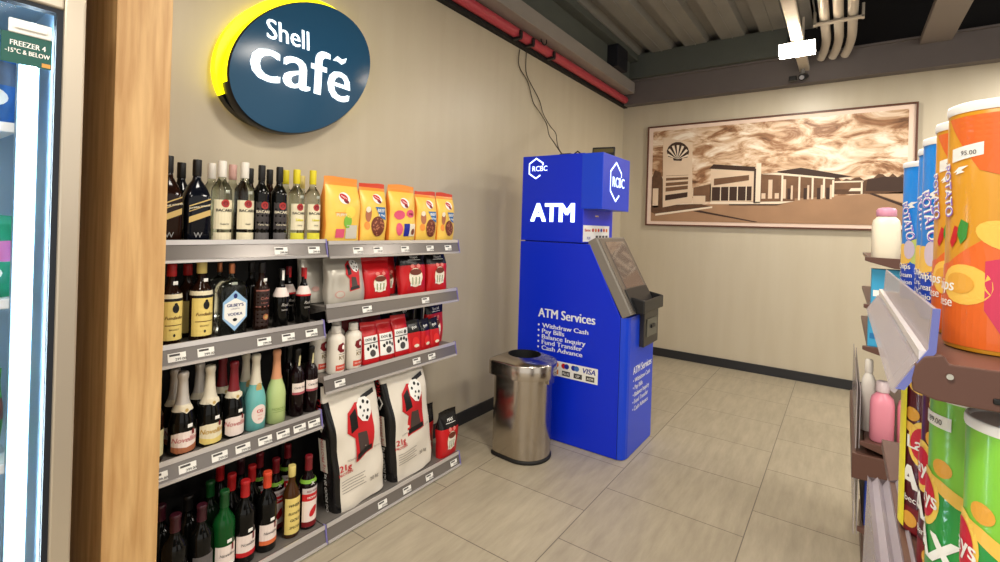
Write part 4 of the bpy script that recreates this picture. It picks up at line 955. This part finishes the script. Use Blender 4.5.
m = MB(); ff = plane((.8795, 0, 0), (0, 1, 0), (0, 0, 1)); m.text('ATM Services', .075, ff, VW, .13, .560, 'l', bold=.034, fitw=.385)
for k, s in enumerate(('Withdraw Cash', 'Pay Bills', 'Balance Inquiry', 'Fund Transfer', 'Cash Advance')): m.text('• ' + s, .046, ff, VW, .135, .50 - .05 * k, 'l', bold=.03, sx=1.1)
m.build('front_service_list', atm)
# sloping fascia with screen
t_ = Vector((.26, 0, -.49)).normalized(); n_ = Vector((.49, 0, .26)).normalized(); O_ = Vector((.585, 0, 1.478))
bez = mat('fascia_grey', (112, 104, 96), .35, metal=.4); bezs = mat('fascia_side_grey', (128, 122, 114), .4)
def slab(l0, l1, y0, y1, d0, d1, m_):
    mb = MB(); vs = []
    for l in (l0, l1):
        for y in (y0, y1):
            for d in (d0, d1): vs.append(O_ + t_ * l + n_ * d + Vector((0, y, 0)))
    return mb.add(vs, [(0, 1, 3, 2), (4, 6, 7, 5), (0, 4, 5, 1), (2, 3, 7, 6), (0, 2, 6, 4), (1, 5, 7, 3)], m_)
slab(-.005, .575, .002, .53, -.02, .052, bezs).build('fascia', atm, bevel=.006, fixn=True)
slab(.01, .565, .03, .515, .052, .058, bez).build('bezel', atm, bevel=.002, fixn=True)
slab(.035, .395, .10, .455, .058, .062, mat('screen_glass', (92, 84, 80), .12, coat=.8)).build('screen', atm, fixn=True)
slab(.40, .565, .06, .49, .058, .066, blk).build('keypad_plate', atm, bevel=.003, fixn=True)
m = MB(); m.prism([(.80, .985), (.93, .99), (.955, 1.0), (.955, 1.085), (.94, 1.085), (.935, 1.01), (.80, 1.005)], 'y', .10, .52, blk); m.prism([(.80, .985), (.95, .995), (.953, 1.085), (.80, 1.115)], 'y', .095, .11, blk); m.prism([(.80, .985), (.95, .995), (.953, 1.085), (.80, 1.115)], 'y', .51, .525, blk)
m.build('keypad_hood', atm, bevel=.006, fixn=True)
m = MB(); m.box(.875, .912, .235, .548, .735, .985, mat('dark_fascia', (44, 42, 40), .35)); m.build('card_unit', atm, bevel=.006)
MB().box(.912, .918, .28, .50, .80, .93, mat('card_unit_plate', (84, 84, 76), .3)).box(.917, .930, .35, .43, .86, .885, blk).build('card_slot', atm, bevel=.003)
MB().box(.02, .80, .03, DY - .03, 0, .012, blk).build('plinth', atm)

rt = thing('router', 'small black router box tilted on top of the blue cash machine', 'router', (-1.50, 3.42, 2.111))
MB().box(-.085, .085, -.012, .012, 0, .075, blk).build('router_body', rt, bevel=.004); MB().box(-.075, .075, -.014, -.012, .03, .06, mat('amber_dim', (92, 80, 40), .4)).build('front_panel', rt)
rt.rotation_euler = (radians(-12), 0, .2)
ad = thing('power_adapter', 'black power adapter lying on the cash machine where the wires end', 'adapter', (-1.78, 3.36, 2.109)); MB().box(-.05, .05, -.03, .03, 0, .035, blk).build('adapter_body', ad, bevel=.006); MB().tube([(.05, 0, .02), (.09, .01, .05), (.14, .015, .012), (.18, .02, .007)], .006, blk, 6).build('lead', ad)
wr = mat('dark_wire', (70, 60, 48), .6)
def wire(off, label):
    base = [(WX + .012, 3.60, 3.17), (WX + .014, 3.66, 2.98), (WX + .012, 3.78, 2.90), (WX + .015, 3.86, 2.75), (WX + .012, 4.02, 2.68), (WX + .05, 4.06, 2.56), (-2.2, 3.85, 2.42), (-2.0, 3.6, 2.28), (-1.86, 3.43, 2.15), (-1.80, 3.385, 2.146)]
    # the wires leave the wall for the last stretch and drop onto the adapter
    pts = []
    for i, p in enumerate(base):
        k = 1 if i < len(base) - 2 else 0
        pts.append((p[0], p[1] + k * off * (.045 + .05 * sin(i * 2.3 + off)), p[2] + k * off * .02 * cos(i * 2.1)))
    fine = []
    for i in range(len(pts) - 1):
        a, b = Vector(pts[i]), Vector(pts[i + 1])
        for q in range(4): fine.append(a.lerp(b, q / 4))
    fine.append(Vector(pts[-1]))
    for _ in range(3): fine = [fine[0]] + [(fine[i - 1] + fine[i] * 2 + fine[i + 1]) / 4 for i in range(1, len(fine) - 1)] + [fine[-1]]
    tag(MB().tube(fine, .0042, wr, 6).build('power_wire'), label, 'wire', 'wires above the cash machine')
wire(-1, 'thin dark wire dangling from the beam to the cash machine, left strand')
wire(1.2, 'thin dark wire dangling from the beam to the cash machine, right strand')

# ================================================================== TRASH CAN
tc = thing('trash_can', 'brushed steel waste bin with dark round opening beside the cash machine', 'trash can', (-1.757, 2.85, 0))
ST = steel_mat()
def dsec(r, z, back=1.1, n=64):
    ring = []
    for k in range(n):
        a = 2 * pi * k / n; c, s = cos(a), sin(a)
        if c >= 0: ring.append((r * c, r * s, z))
        else:
            e = .22
            ring.append((-r * back * abs(c) ** e, r * math.copysign(abs(s) ** e, s), z))
    return ring
R0 = .172
MB().loft([dsec(R0 * .96, .02), dsec(R0 * .98, .03), dsec(R0 * .98, .575)], ST).build('bin_body', tc)
MB().loft([dsec(R0 * .99, 0), dsec(R0 * 1.015, .004), dsec(R0 * 1.015, .018), dsec(R0 * .99, .022)], mat('black_rubber', (22, 20, 18), .6)).build('base_ring', tc)
RL = R0 * 1.14
rings = [dsec(RL, .555), dsec(RL * 1.005, .56), dsec(RL * 1.005, .645), dsec(RL * .98, .655)]
NO = 64
def circ(r, z, cx=-.035): return [(cx + r * cos(2 * pi * k / NO), r * sin(2 * pi * k / NO), z) for k in range(NO)]
m = MB(); m.loft(rings + [circ(.120, .684), circ(.115, .684)], ST, True, False, False); m.build('rim_lid', tc)
m = MB(); m.loft([circ(.1149, .683), circ(.1135, .665), circ(.112, .60)], mat('bin_liner_black', (10, 10, 10), .6), True, False, False); m.add(circ(.112, .601), [tuple(range(NO))], MATS['bin_liner_black']); m.build('opening', tc)
MB().box(.150, .185, -.02, .05, .520, .556, ST).build('hinge_lug', tc, bevel=.004)
tc.rotation_euler = (0, 0, radians(-4))

# ================================================================== FRAMED PRINT
pf = thing('framed_picture', 'wide framed sepia print of a petrol station on the back wall', 'picture', (0, BY, 0))
X0, X1, Z0, Z1 = -2.075, .548, 1.632, 2.884
fw = mat('dark_wood_frame', (96, 58, 42), .4); m = MB()
m.box(X0, X1, -.045, 0, Z0, Z0 + .018, fw).box(X0, X1, -.045, 0, Z1 - .018, Z1, fw).box(X0, X0 + .018, -.045, 0, Z0 + .018, Z1 - .018, fw).box(X1 - .018, X1, -.045, 0, Z0 + .018, Z1 - .018, fw)
m.build('frame', pf, bevel=.003)
MB().box(X0 + .018, X1 - .018, -.03, -.004, Z0 + .018, Z1 - .018, mat('cream_mount', (240, 214, 196), .6)).build('mount', pf)
sky = sky_print_mat(); L = 0
pic = MB(); pic.box(-2.005, .478, -.034, -.03, 1.688, 2.822, sky)
def pl(k): return plane((0, -.0345 - .0007 * k, 0), (1, 0, 0), (0, 0, 1))
SP = {n: mat('sepia_' + n, c, .5, noise=ns, nscale=sc) for n, c, ns, sc in (('road', (166, 128, 96), .22, 4), ('dark', (62, 40, 28), .2, 12), ('mid', (118, 84, 58), .35, 14), ('light', (226, 200, 172), .08, 8), ('tree', (96, 66, 44), .5, 22), ('pale', (240, 222, 198), .05, 8), ('kerb', (196, 160, 126), .1, 8))}
pic.decal([(-2.005, 1.688), (.478, 1.688), (.478, 2.02), (-.1, 1.98), (-.85, 1.95), (-1.3, 1.90), (-2.005, 1.84)], pl(1), SP['road'])
# tree lines
tr = [(-.45, 2.00)]; rn = random.Random(5)
for k in range(26): tr.append((-.45 + k * .0372, 2.13 + .05 * (k / 26) + rn.uniform(-.025, .04)))
tr += [(.478, 2.0)]
pic.decal(tr, pl(1), SP['tree']); pic.decal([(.16, 2.03), (.17, 2.14), (.30, 2.17), (.44, 2.16), (.478, 2.13), (.478, 2.02)], pl(2), SP['dark'])
pic.decal([(-2.005, 1.80), (-2.005, 2.24), (-1.97, 2.33), (-1.90, 2.30), (-1.85, 2.15), (-1.85, 1.80)], pl(1), SP['tree']); pic.decal([(-1.99, 1.86), (-1.99, 2.1), (-1.92, 2.1), (-1.92, 1.86)], pl(2), SP['light'])
# station building and canopy
pic.decal([(-1.50, 1.93), (-1.50, 2.10), (-1.30, 2.14), (-1.30, 1.93)], pl(2), SP['mid'])
pic.decal([(-1.31, 1.92), (-1.31, 2.33), (-.85, 2.29), (-.85, 1.93)], pl(2), SP['light']); pic.decal([(-1.33, 2.32), (-1.28, 2.37), (-.84, 2.32), (-.84, 2.27)], pl(3), SP['dark']); pic.decal([(-1.29, 1.94), (-1.29, 2.10), (-.87, 2.10), (-.87, 1.94)], pl(3), SP['dark']); pic.decal([(-1.27, 2.12), (-1.27, 2.20), (-.9, 2.23), (-.9, 2.17)], pl(3), SP['mid'])
for k in range(4): pic.decal(rect(-1.20 + .09 * k, -1.19 + .09 * k, 1.94, 2.10), pl(4), SP['pale'])
pic.decal(rect(-.83, -.78, 1.91, 2.36), pl(4), SP['pale']); pic.decal(rect(-.85, -.83, 1.91, 2.30), pl(4), SP['dark'])
pic.decal([(-.78, 1.92), (-.78, 2.24), (-.45, 2.26), (-.45, 1.93)], pl(2), SP['mid'])
for k in range(5): pic.decal(rect(-.77 + .065 * k, -.73 + .065 * k, 1.96, 2.02 + .15 * (k % 2)), pl(3), SP['light'])
pic.decal([(-.62, 2.26), (-.40, 2.29), (.05, 2.18), (-.10, 2.165), (-.62, 2.235)], pl(4), SP['dark']); pic.decal([(-.78, 2.235), (-.62, 2.245), (-.10, 2.17), (-.10, 2.155), (-.62, 2.22)], pl(5), SP['pale'])
pic.decal([(-.45, 1.96), (-.45, 2.20), (-.10, 2.15), (-.10, 1.98)], pl(3), SP['mid'])
for k, x in enumerate((-.58, -.42, -.30, -.20, -.12)): pic.decal(rect(x, x + .018, 1.93 + .01 * k, 2.22 - .018 * k), pl(5), SP['pale'])
for k, x in enumerate((-.52, -.37, -.25, -.17)): pic.decal(rect(x, x + .03, 1.95, 2.07), pl(5), SP['dark']); pic.decal(rect(x + .032, x + .05, 1.95, 2.10), pl(5), SP['light'])
pic.decal([(-.10, 2.05), (-.10, 2.125), (.13, 2.125), (.13, 2.05)], pl(3), SP['mid']); pic.decal(rect(-.10, .14, 2.12, 2.135), pl(4), SP['pale']); pic.decal(rect(.12, .135, 2.0, 2.13), pl(4), SP['pale']); pic.decal([(.02, 2.03), (.04, 2.06), (.12, 2.06), (.13, 2.03)], pl(5), SP['pale'])
pic.decal([(-1.31, 1.90), (-.60, 1.90), (-.45, 1.93), (-.8, 1.925), (-1.31, 1.925)], pl(4), SP['pale']); pic.decal([(-1.1, 1.885), (-.62, 1.885), (-.56, 1.90), (-1.1, 1.90)], pl(5), SP['dark'])
# road lines, kerb island
pic.decal([(-2.005, 1.80), (-1.95, 1.775), (-1.28, 1.87), (-1.42, 1.905), (-2.005, 1.88)], pl(2), SP['tree']); pic.decal([(-1.95, 1.755), (-1.28, 1.855), (-1.28, 1.875), (-1.95, 1.78)], pl(3), SP['pale'])
pic.decal([(-1.50, 1.815), (-.83, 1.694), (-.80, 1.70), (-1.42, 1.825)], pl(3), SP['dark']); pic.decal([(.19, 2.0), (.478, 1.86), (.478, 1.89), (.21, 2.01)], pl(3), SP['dark']); pic.decal([(.24, 2.0), (.478, 1.90), (.478, 2.0)], pl(2), SP['kerb'])
# pylon with the shell emblem
pic.decal([(-1.88, 2.735), (-1.525, 2.645), (-1.51, 1.93), (-1.86, 1.86)], pl(6), SP['light'])
def py(s, t): return (-1.875 + .35 * s + .012 * t, 1.86 + .87 * t + s * (.07 - .155 * t))
for a, b, c in ((.38, .42, 'mid'), (.30, .35, 'mid'), (.22, .28, 'mid'), (.09, .17, 'dark'), (.45, .455, 'mid')):
    pic.decal([py(.12, a), py(.88, a), py(.88, b), py(.12, b)], pl(7), SP[c])
ex, ez, q = -1.695, 2.535, .135
shell = [(ex + q * p[0], ez + q * p[1] - .10 * q * p[0]) for p in [(-.35, -.75), (.35, -.75), (.42, -.5), (.85, -.42), (1, .1), (.85, .5), (.55, .8), (.2, .95), (-.2, .95), (-.55, .8), (-.85, .5), (-1, .1), (-.85, -.42), (-.42, -.5)]]
pic.decal(shell, pl(8), SP['dark'])
for a in (-66, -42, -20, 0, 20, 42, 66):
    a = radians(a); o = (ex, ez - .62 * q); d1 = (sin(a - .09), cos(a - .09)); d2 = (sin(a + .09), cos(a + .09)); L1 = q * (1.0 if abs(a) > 1 else 1.3 if abs(a) < .6 else 1.2)
    pic.decal([o, (o[0] + d2[0] * L1, o[1] + d2[1] * L1 - .1 * d2[0] * L1), (o[0] + d1[0] * L1, o[1] + d1[1] * L1 - .1 * d1[0] * L1)][::-1], pl(9), SP['pale'])
pic.decal([(-1.50, 1.90), (-1.50, 2.0), (-1.36, 2.0), (-1.36, 1.90)], pl(6), SP['light'])
pic.build('print', pf)

# ================================================================== RIGHT-HAND GONDOLA
BRN = mat('brown_shelf_metal', (92, 62, 52), .4); ACR = acrylic_mat('smoky_acrylic', (186, 176, 180), .62); ACE = mat('acrylic_edge_blue', (110, 118, 190), .3, alpha=.85)
def side_rail(parent, y0, y1, xt, zt, drop, name='price_rail'):
    m = MB()
    m.prism([(xt, zt), (xt - .003, zt), (xt - .005, zt - .034), (xt - .026, zt - drop), (xt - .022, zt - drop), (xt - .002, zt - .036)], 'y', y0, y1, ACR)
    m.prism([(xt - .011, zt - .050), (xt - .014, zt - .048), (xt - .030, zt - drop - .004), (xt - .027, zt - drop - .006)], 'y', y0 + .004, y1, ACR)
    m.prism([(xt - .007, zt - .036), (xt - .012, zt - .036), (xt - .012, zt - .044), (xt - .007, zt - .044)], 'y', y0, y1, mat('acrylic_bead', (226, 220, 222), .15, alpha=.9))
    r = m.build(name, parent, fixn=True)
    MB().prism([(xt + .001, zt + .001), (xt - .004, zt + .001), (xt - .006, zt - .034), (xt - .027, zt - drop), (xt - .021, zt - drop), (xt - .001, zt - .036)], 'y', y0 - .003, y0, ACE).build('rail_end', r, fixn=True)
    return r
gr = thing('snack_shelving', 'brown metal snack shelving with clear price rails on the right', 'shelving', (0, 0, 0))
MB().box(.42, .44, .56, 1.20, .10, 1.46, BRN).build('back_panel', gr)
for z_, d_ in ((1.460, 0), (1.175, 0), (.80, 0), (.45, 0)):
    s = MB().box(.068, .42, .558, 1.20, z_ - .018, z_, BRN)
    s.prism([(.052, z_ - .004), (.058, z_ + .005), (.070, z_ + .008), (.074, z_ + .001), (.42, z_ + .001), (.42, z_ - .036), (.105, z_ - .032), (.086, z_ - .032), (.066, z_ - .031), (.051, z_ - .026), (.050, z_ - .016)], 'y', .548, .555, BRN)
    s.box(.100, .135, .5465, .549, z_ - .026, z_ - .021, BLACK).box(.16, .42, .5465, .549, z_ - .030, z_ - .022, BLACK)
    so = s.build('shelf', gr, bevel=.0015, fixn=True)
    MB().tube([(.074, .5475, z_ - .009), (.074, .5455, z_ - .009)], .0024, mat('zinc_screw', (190, 188, 176), .3, metal=.8), 10).build('screw', so)
    if z_ > 1.4: side_rail(so, .552, 1.15, .0665, z_ + .045, .072)
    else:
        zt_ = z_ + .006
        pf_ = [(.078, 0), (.071, -.014), (.066, -.003), (.059, -.016), (.053, -.004), (.046, -.014), (.040, -.005), (.036, -.17)]
        m_ = MB(); m_.prism([(x, zt_ + q) for x, q in pf_] + [(x + .0016, zt_ + q - .0022) for x, q in pf_[::-1]], 'y', .56, 1.0, acrylic_mat('ribbed_acrylic', (176, 166, 172), .8))
        m_.build('ribbed_rail', so, fixn=True)
MB().box(.10, .44, .56, 1.20, 0, .10, BRN).build('base', gr, bevel=.003)

AMB = mat('amber_can_print', (212, 148, 36), .28, coat=.4); ORG = mat('orange_can_print', (226, 104, 36), .28, coat=.4); MAG = mat('magenta_can_print', (206, 44, 84), .28, coat=.4); CHIP = mat('chip_yellow', (240, 192, 84), .4); CHIPD = mat('chip_gold', (226, 164, 60), .4)
CBL = mat('sky_blue_can_print', (18, 128, 216), .28, coat=.4); CBD = mat('deep_blue_can_print', (20, 70, 190), .28, coat=.4); LIDW = mat('white_plastic_lid', (244, 242, 240), .35); VIO = mat('violet_print', (140, 110, 210), .4)
GCA = mat('lime_can_print', (126, 196, 60), .28, coat=.4); GCD = mat('leaf_green_can_print', (44, 150, 66), .28, coat=.4); MRC = mat('maroon_can_print', (84, 16, 30), .28, coat=.4); YST = mat('lemon_stripe', (236, 222, 50), .35); LRED = mat('logo_red', (206, 30, 52), .4); LYEL = mat('logo_yellow', (246, 208, 90), .4)
RC, HC = .0375, .235
dg = lambda a: radians(a) * RC     # arc length for an angle in degrees
def can(label, loc, body, art, group, name='chip_can'):
    t = thing(name, label, 'can', loc, pi, group)
    MB().lathe([(RC * .97, 0), (RC, .003), (RC, HC - .009), (RC * .985, HC - .008)], body, 48).build('can_body', t)
    MB().lathe([(RC * 1.02, HC - .009), (RC * 1.035, HC - .007), (RC * 1.035, HC - .002), (RC * 1.02, HC), (RC * .95, HC), (RC * .93, HC - .003)], LIDW, 48).build('lid', t)
    m = MB()
    art(m, cyl(RC + .0006), cyl(RC + .0011), cyl(RC + .0016)); m.build('printed_design', t)
    return t
def art_orange(m, c1, c2, c3):
    e = .008
    m.decal([(dg(12), .222), (dg(60), .170), (dg(175), .140), (dg(175), .222)], c1, ORG, e)
    m.decal([(dg(-60), .072), (dg(20), .082), (dg(80), .112), (dg(175), .135), (dg(175), .004), (dg(-60), .004)], c1, ORG, e)
    m.decal([(dg(70), .085), (dg(175), .105), (dg(175), .01), (dg(95), .01), (dg(70), .04)], c2, MAG, e)
    m.decal(ell(dg(93), .108, dg(36), .013, 20, -.35), c2, CHIP, e); m.decal(ell(dg(45), .062, dg(34), .019, 20, -.1), c2, CHIP, e); m.decal(ell(dg(40), .063, dg(20), .010, 16, -.1), c3, CHIPD, e)
    m.text('Chips', .0165, c3, WHITE, dg(4), .055, bold=.03, maxe=.008, skew=.15); m.text('Cheese', .0135, c3, WHITE, dg(0), .0395, bold=.03, maxe=.008)
    m.decal([(dg(22), .192), (dg(65), .196), (dg(65), .184), (dg(22), .179)], c2, TAGWHITE, e); m.text('95.00', .006, c3, TAGINK, dg(48), .185, maxe=.008)
    m.decal([(dg(25), .169), (dg(34), .174), (dg(48), .175), (dg(38), .171), (dg(43), .169), (dg(29), .167), (dg(32), .170)], c2, WHITE, e)
    m.text('POTATO', .018, c2, WHITE, dg(3), .152, bold=.04, maxe=.008, rot=-pi / 2 + .12, sx=.72); m.text('POTATO', .018, c3, VIO, dg(5), .151, maxe=.008, rot=-pi / 2 + .12, sx=.72)
    m.decal([(dg(22), .102), (dg(30), .118), (dg(36), .116), (dg(34), .104), (dg(26), .096)], c2, RED, e); m.decal([(dg(34), .112), (dg(40), .124), (dg(50), .120), (dg(48), .106), (dg(40), .100)], c2, mat('leaf_green_dark', (60, 140, 50), .4), e)
def art_blue(m, c1, c2, c3):
    e = .008
    m.decal([(dg(-60), .05), (dg(40), .062), (dg(175), .05), (dg(175), .004), (dg(-60), .004)], c1, CBD, e)
    m.decal(ell(dg(18), .075, dg(30), .020, 18), c1, CHIP, e); m.decal(ell(dg(62), .082, dg(30), .022, 18), c1, mat('cream_green', (196, 206, 110), .4), e); m.decal(ell(dg(40), .085, dg(16), .016, 16), c2, mat('pale_lilac', (206, 190, 206), .4), e)
    m.text('Chips', .0135, c3, WHITE, dg(24), .052, bold=.03, maxe=.008); m.text('Cream', .0115, c3, WHITE, dg(28), .038, bold=.03, maxe=.008); m.text('Onion', .0115, c3, WHITE, dg(30), .026, bold=.03, maxe=.008)
    m.text('POTATO', .022, c2, WHITE, dg(22), .132, bold=.05, maxe=.008, rot=-pi / 2 + .25, sx=.75); m.text('POTATO', .022, c3, VIO, dg(24), .131, maxe=.008, rot=-pi / 2 + .25, sx=.75)
    m.decal([(dg(28), .160), (dg(44), .166), (dg(60), .166), (dg(46), .161), (dg(54), .157), (dg(36), .155), (dg(40), .159)], c2, WHITE, e)
    m.decal([(dg(80), .19), (dg(110), .21), (dg(120), .20), (dg(95), .18)], c2, WHITE, e)
zt = 1.461
can('orange cheese chip can at the front end of the top shelf', (.120, .656, zt), AMB, art_orange, 'chip cans on the top shelf')
can('orange chip can standing just behind the front orange can', (.121, .744, zt), AMB, art_orange, 'chip cans on the top shelf')
can('blue chip can directly behind the two orange cans', (.120, .848, zt), CBL, art_blue, 'chip cans on the top shelf')
can('blue chip can in the middle of the blue row', (.124, .940, zt), CBL, art_blue, 'chip cans on the top shelf')
can('blue chip can at the far end of the row, nearest the painting', (.119, 1.100, zt), CBL, art_blue, 'chip cans on the top shelf')
def art_lays(base2, low, off=0, tagged=True):
    def f(m, c1, c2, c3):
        e = .008
        m.decal([(dg(-80), .150), (dg(0), .146), (dg(60), .128), (dg(175), .112), (dg(175), .004), (dg(-80), .004)], c1, base2, e)
        m.decal([(dg(0), .150), (dg(40), .146), (dg(100), .130), (dg(110), .120), (dg(60), .126), (dg(20), .138)], c2, CHIP, e); m.decal(ell(dg(38), .160 if 0 else .158, dg(16), .009, 16), c1, CHIPD, e)
        m.decal(ell(dg(6 + off), .122, dg(32), .030, 22), c2, LYEL, e); m.decal(ell(dg(6 + off), .122, dg(25), .022, 22), c3, LRED, e)
        c4 = cyl(RC + .0021); m.text("Lays", .024, c4, WHITE, dg(6 + off), .114, bold=.03, maxe=.008); m.text('MAX', .040, c3, WHITE, dg(off * .6), .062, bold=.04, maxe=.008, sx=1.0, skew=.1)
        m.text(low, .012, c3, WHITE, dg(38), .043, bold=.01, maxe=.008); m.decal([(dg(-60), .036), (dg(60), .036), (dg(175), .028), (dg(175), .004), (dg(-60), .004)], c2, GCA if base2 is GCD else DARKRED, e)
        if tagged: m.decal([(dg(-4), .211), (dg(52), .211), (dg(52), .198), (dg(-4), .198)], c2, TAGWHITE, e); m.text('189.00', .008, c3, TAGINK, dg(24), .2015, maxe=.008)
    return f
def art_maroon(m, c1, c2, c3, stripe=True):
    e = .008; art_lays(MRC, 'Barbecue', 58 if stripe else 10, False)(m, c1, c2, c3)
    m.decal(rect(dg(-30), dg(30), .006, .215), cyl(RC + .0024), YST, e) if stripe else None; m.decal(ell(dg(60), .198, dg(30), .012), c2, CHIP, e); m.decal(ell(dg(40), .02, dg(16), .010), c3, CHIPD, e)
zl = 1.176
can('lime and green chip can on the second shelf, nearest of the green pair', (.130, .597, zl), GCA, art_lays(GCD, 'Sour Cream', 0, False), 'chip cans on the second shelf')
can('lime and green chip can just behind the nearest green can', (.115, .682, zl), GCA, art_lays(GCD, 'Sour Cream'), 'chip cans on the second shelf')
can('maroon chip can right behind the two green cans', (.118, .768, zl), MRC, lambda a, b, c, d: art_maroon(a, b, c, d, False), 'chip cans on the second shelf')
can('maroon chip can with yellow side stripe at the far end of second shelf', (.108, .862, zl), MRC, art_maroon, 'chip cans on the second shelf')

# farther gondola section
gf = thing('toiletry_shelving', 'farther brown shelving with toiletries, partly hidden by the chip cans', 'shelving', (0, 0, 0))
MB().box(.42, .44, 2.42, 3.40, .10, 1.50, BRN).build('back_panel', gf)
for z_ in (1.480, 1.292, 1.125, .745, .40):
    s = MB().box(.085, .42, 2.44, 3.40, z_ - .016, z_, BRN)
    s.prism([(.068, z_ + .006), (.085, z_ + .006), (.42, z_), (.42, z_ - .05), (.16, z_ - .035), (.085, z_ - .014), (.068, z_ - .008)], 'y', 2.42, 2.44, BRN)
    so = s.build('shelf', gf, bevel=.002, fixn=True)
    if z_ < 1.0:
        MB().box(.055, .058, 2.43, 3.38, z_ - .03, z_ + .22, ACR).box(.066, .069, 2.44, 3.38, z_ - .03, z_ + .20, ACR).build('clear_fence', so)
MB().box(.045, .42, 2.415, 3.40, .60, .70, BRN).build('deep_rail', gf, bevel=.003)
MB().box(.10, .44, 2.44, 3.40, 0, .10, BRN).build('base', gf, bevel=.003)
pb = thing('powder_bottle', 'white powder bottle with pink cap on the farther shelf before the painting', 'bottle', (.134, 2.475, 1.480))
MB().lathe([(.043, 0, 3), (.046, .006, 3), (.046, .135, 3), (.042, .155, 2.6), (.030, .168, 2.2), (.026, .17, 2)], mat('ivory_plastic', (238, 228, 206), .35), 28).build('bottle_body', pb)
MB().lathe([(.031, .170), (.033, .172), (.033, .195), (.027, .203), (.012, .206)], mat('pink_plastic', (216, 150, 176), .35), 24).build('cap', pb)
CYB = mat('cyan_carton', (58, 160, 206), .45)
def carton(label, loc, w, d, h, m_, band):
    t = thing('carton', label, 'box', loc, 0, 'cartons on the farther shelving'); MB().box(0, w, 0, d, 0, h, m_).build('box_body', t, bevel=.002)
    MB().decal(rect(.006, w - .006, h * .25, h * .42), plane((0, -.001, 0), (1, 0, 0), (0, 0, 1)), band).build('label', t)
carton('cyan carton below the white powder bottle on the farther shelving', (.092, 2.46, 1.293), .14, .06, .145, CYB, WHITE)
carton('small cyan carton one shelf lower than the taller cyan one', (.085, 2.46, 1.126), .12, .06, .13, CYB, mat('cyan_dark', (30, 110, 170), .4))
PW = mat('white_tub', (232, 226, 216), .35); PK = mat('pink_lotion', (224, 140, 158), .3)
def lotion(label, loc, body, cap, h, r):
    t = thing('lotion_bottle', label, 'bottle', loc, 0, 'lotion bottles on the farther shelving')
    MB().lathe([(r * .9, 0, 3), (r, .006, 3), (r, h * .62, 3), (r * .9, h * .72, 2.4), (r * .5, h * .80, 2), (r * .45, h * .82, 2)], body, 24).build('bottle_body', t)
    MB().lathe([(r * .55, h * .82), (r * .58, h * .83), (r * .55, h * .98), (r * .4, h)], cap, 18).build('cap', t)
lotion('pink lotion bottle behind the clear fence on the farther shelf', (.140, 2.50, .746), PK, mat('clear_cap', (224, 206, 210), .2), .24, .040)
lotion('second pink lotion bottle, to the right of the fenced pink one', (.225, 2.50, .746), PK, MATS['clear_cap'], .235, .038)
lotion('white lotion bottle standing behind the clear fence beside pink lotion', (.098, 2.60, .746), PW, PW, .30, .026)
carton('blue and white carton under the brown shelf, beside the yellow-striped can', (.09, 2.46, .402), .15, .08, .19, mat('navy_carton', (34, 60, 150), .4), WHITE)
